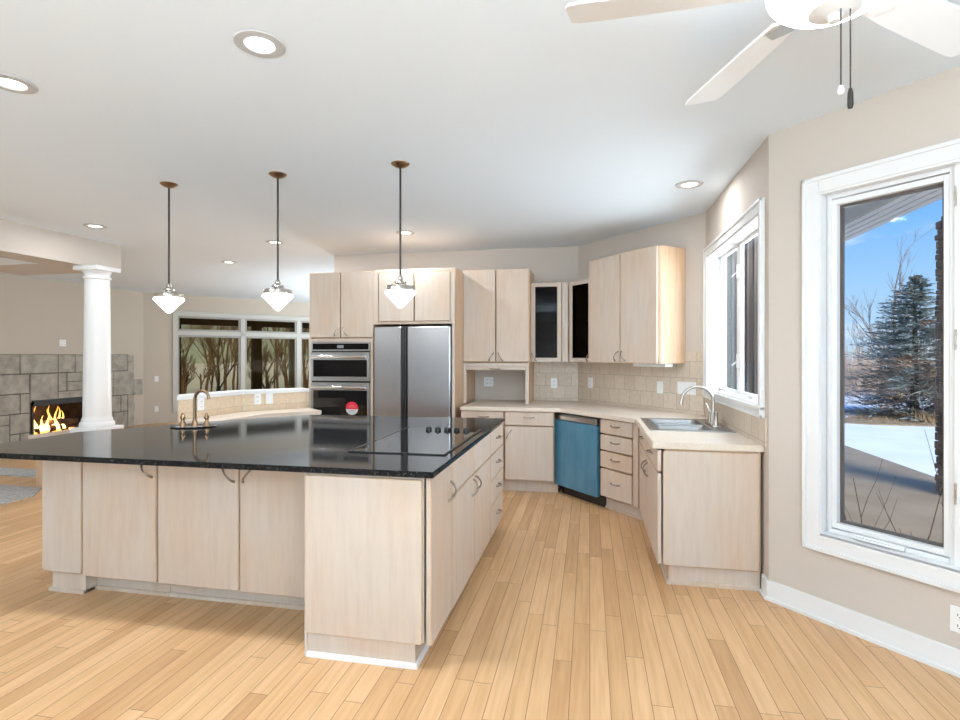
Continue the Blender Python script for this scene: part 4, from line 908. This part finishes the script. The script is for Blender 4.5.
for (x, y), lb in cans:
    if c0 is None: c0 = can((x, y, CEIL), lb)
    else: dup(c0, (x, y, CEIL), 0, lb)
    light('can_lamp', 'AREA', (x, y, CEIL-0.012), {-1.9: 9, -4.84: 4, 0.74: 4, -4.9: 11}.get(x, 14), (0, 0, -1), (0.93, 0.96, 1.0), shape='DISK', size=0.12)
# ceiling fan
FC = (0.685, 1.72)
t = thing('ceiling_fan', 'white ceiling fan with a glowing bowl light at top right', 'ceiling fan', (FC[0], FC[1], CEIL))
bm = B(); lathe(bm, [(0, 0), (0.08, 0), (0.07, -0.04), (0.02, -0.05), (0.018, -0.07), (0.10, -0.075), (0.13, -0.10), (0.13, -0.19), (0.09, -0.215), (0.06, -0.24), (0, -0.24)], 36); obj('motor_housing', bm, white, t, True)
bm = B(); prof = [(0.06, -0.225)]
for i in range(11): a = R(90*i/10); prof.append((0.176*math.cos(a), -0.222-0.09*math.sin(a)))
lathe(bm, prof, 44); obj('bowl', bm, bowlglass, t, True)
bm = B(); lathe(bm, [(0.0, -0.306), (0.062, -0.304), (0.066, -0.309), (0.05, -0.316), (0.022, -0.324), (0.014, -0.340), (0, -0.344)], 28); obj('finial', bm, white, t, True)
for k in range(5):
    a = R(35.5+72*k); 
    M = Matrix.Rotation(a, 4, 'Z') @ Matrix.Translation((0, 0, -0.222)) @ Matrix.Rotation(R(-11), 4, 'X')
    bm = B(); prof = [(0.20, -0.052), (0.32, -0.062), (0.62, -0.074), (0.72, -0.074), (0.742, -0.060), (0.757, 0.05), (0.748, 0.070), (0.71, 0.076), (0.32, 0.062), (0.20, 0.052)]
    prism(bm, prof, -0.004, 0.004); bmesh.ops.transform(bm, matrix=M, verts=bm.verts); b_ = obj('blade', bm, bladem, t)
    bm = B(); prism(bm, [(0.10, -0.03), (0.24, -0.045), (0.28, 0.0), (0.24, 0.045), (0.10, 0.03)], -0.010, -0.004); bmesh.ops.transform(bm, matrix=M, verts=bm.verts); obj('blade_bracket', bm, white if k != 1 else nickel, b_)
for dx, dy, z1, m2 in ((0.004, -0.03, -0.535, 'w'), (0.032, -0.02, -0.55, 'd')):
    bm = B(); tube(bm, [(dx, dy, -0.31), (dx, dy, z1)], 0.0018, 6)
    z = -0.34
    while z > z1: bmesh.ops.create_icosphere(bm, subdivisions=1, radius=0.0027, matrix=Matrix.Translation((dx, dy, z))); z -= 0.0075
    ch = obj('pull_chain', bm, rodm, t, True)
    bm = B(); lathe(bm, [(0, 0.0), (0.004, -0.002), (0.008, -0.012), (0.0085, -0.02), (0.006, -0.026), (0, -0.028)] if m2 == 'w' else [(0, 0.01), (0.004, 0.008), (0.007, -0.005), (0.008, -0.04), (0.006, -0.048), (0, -0.05)], 14, (dx, dy, z1)); obj('pull_knob', bm, plast if m2 == 'w' else rodm, ch, True)
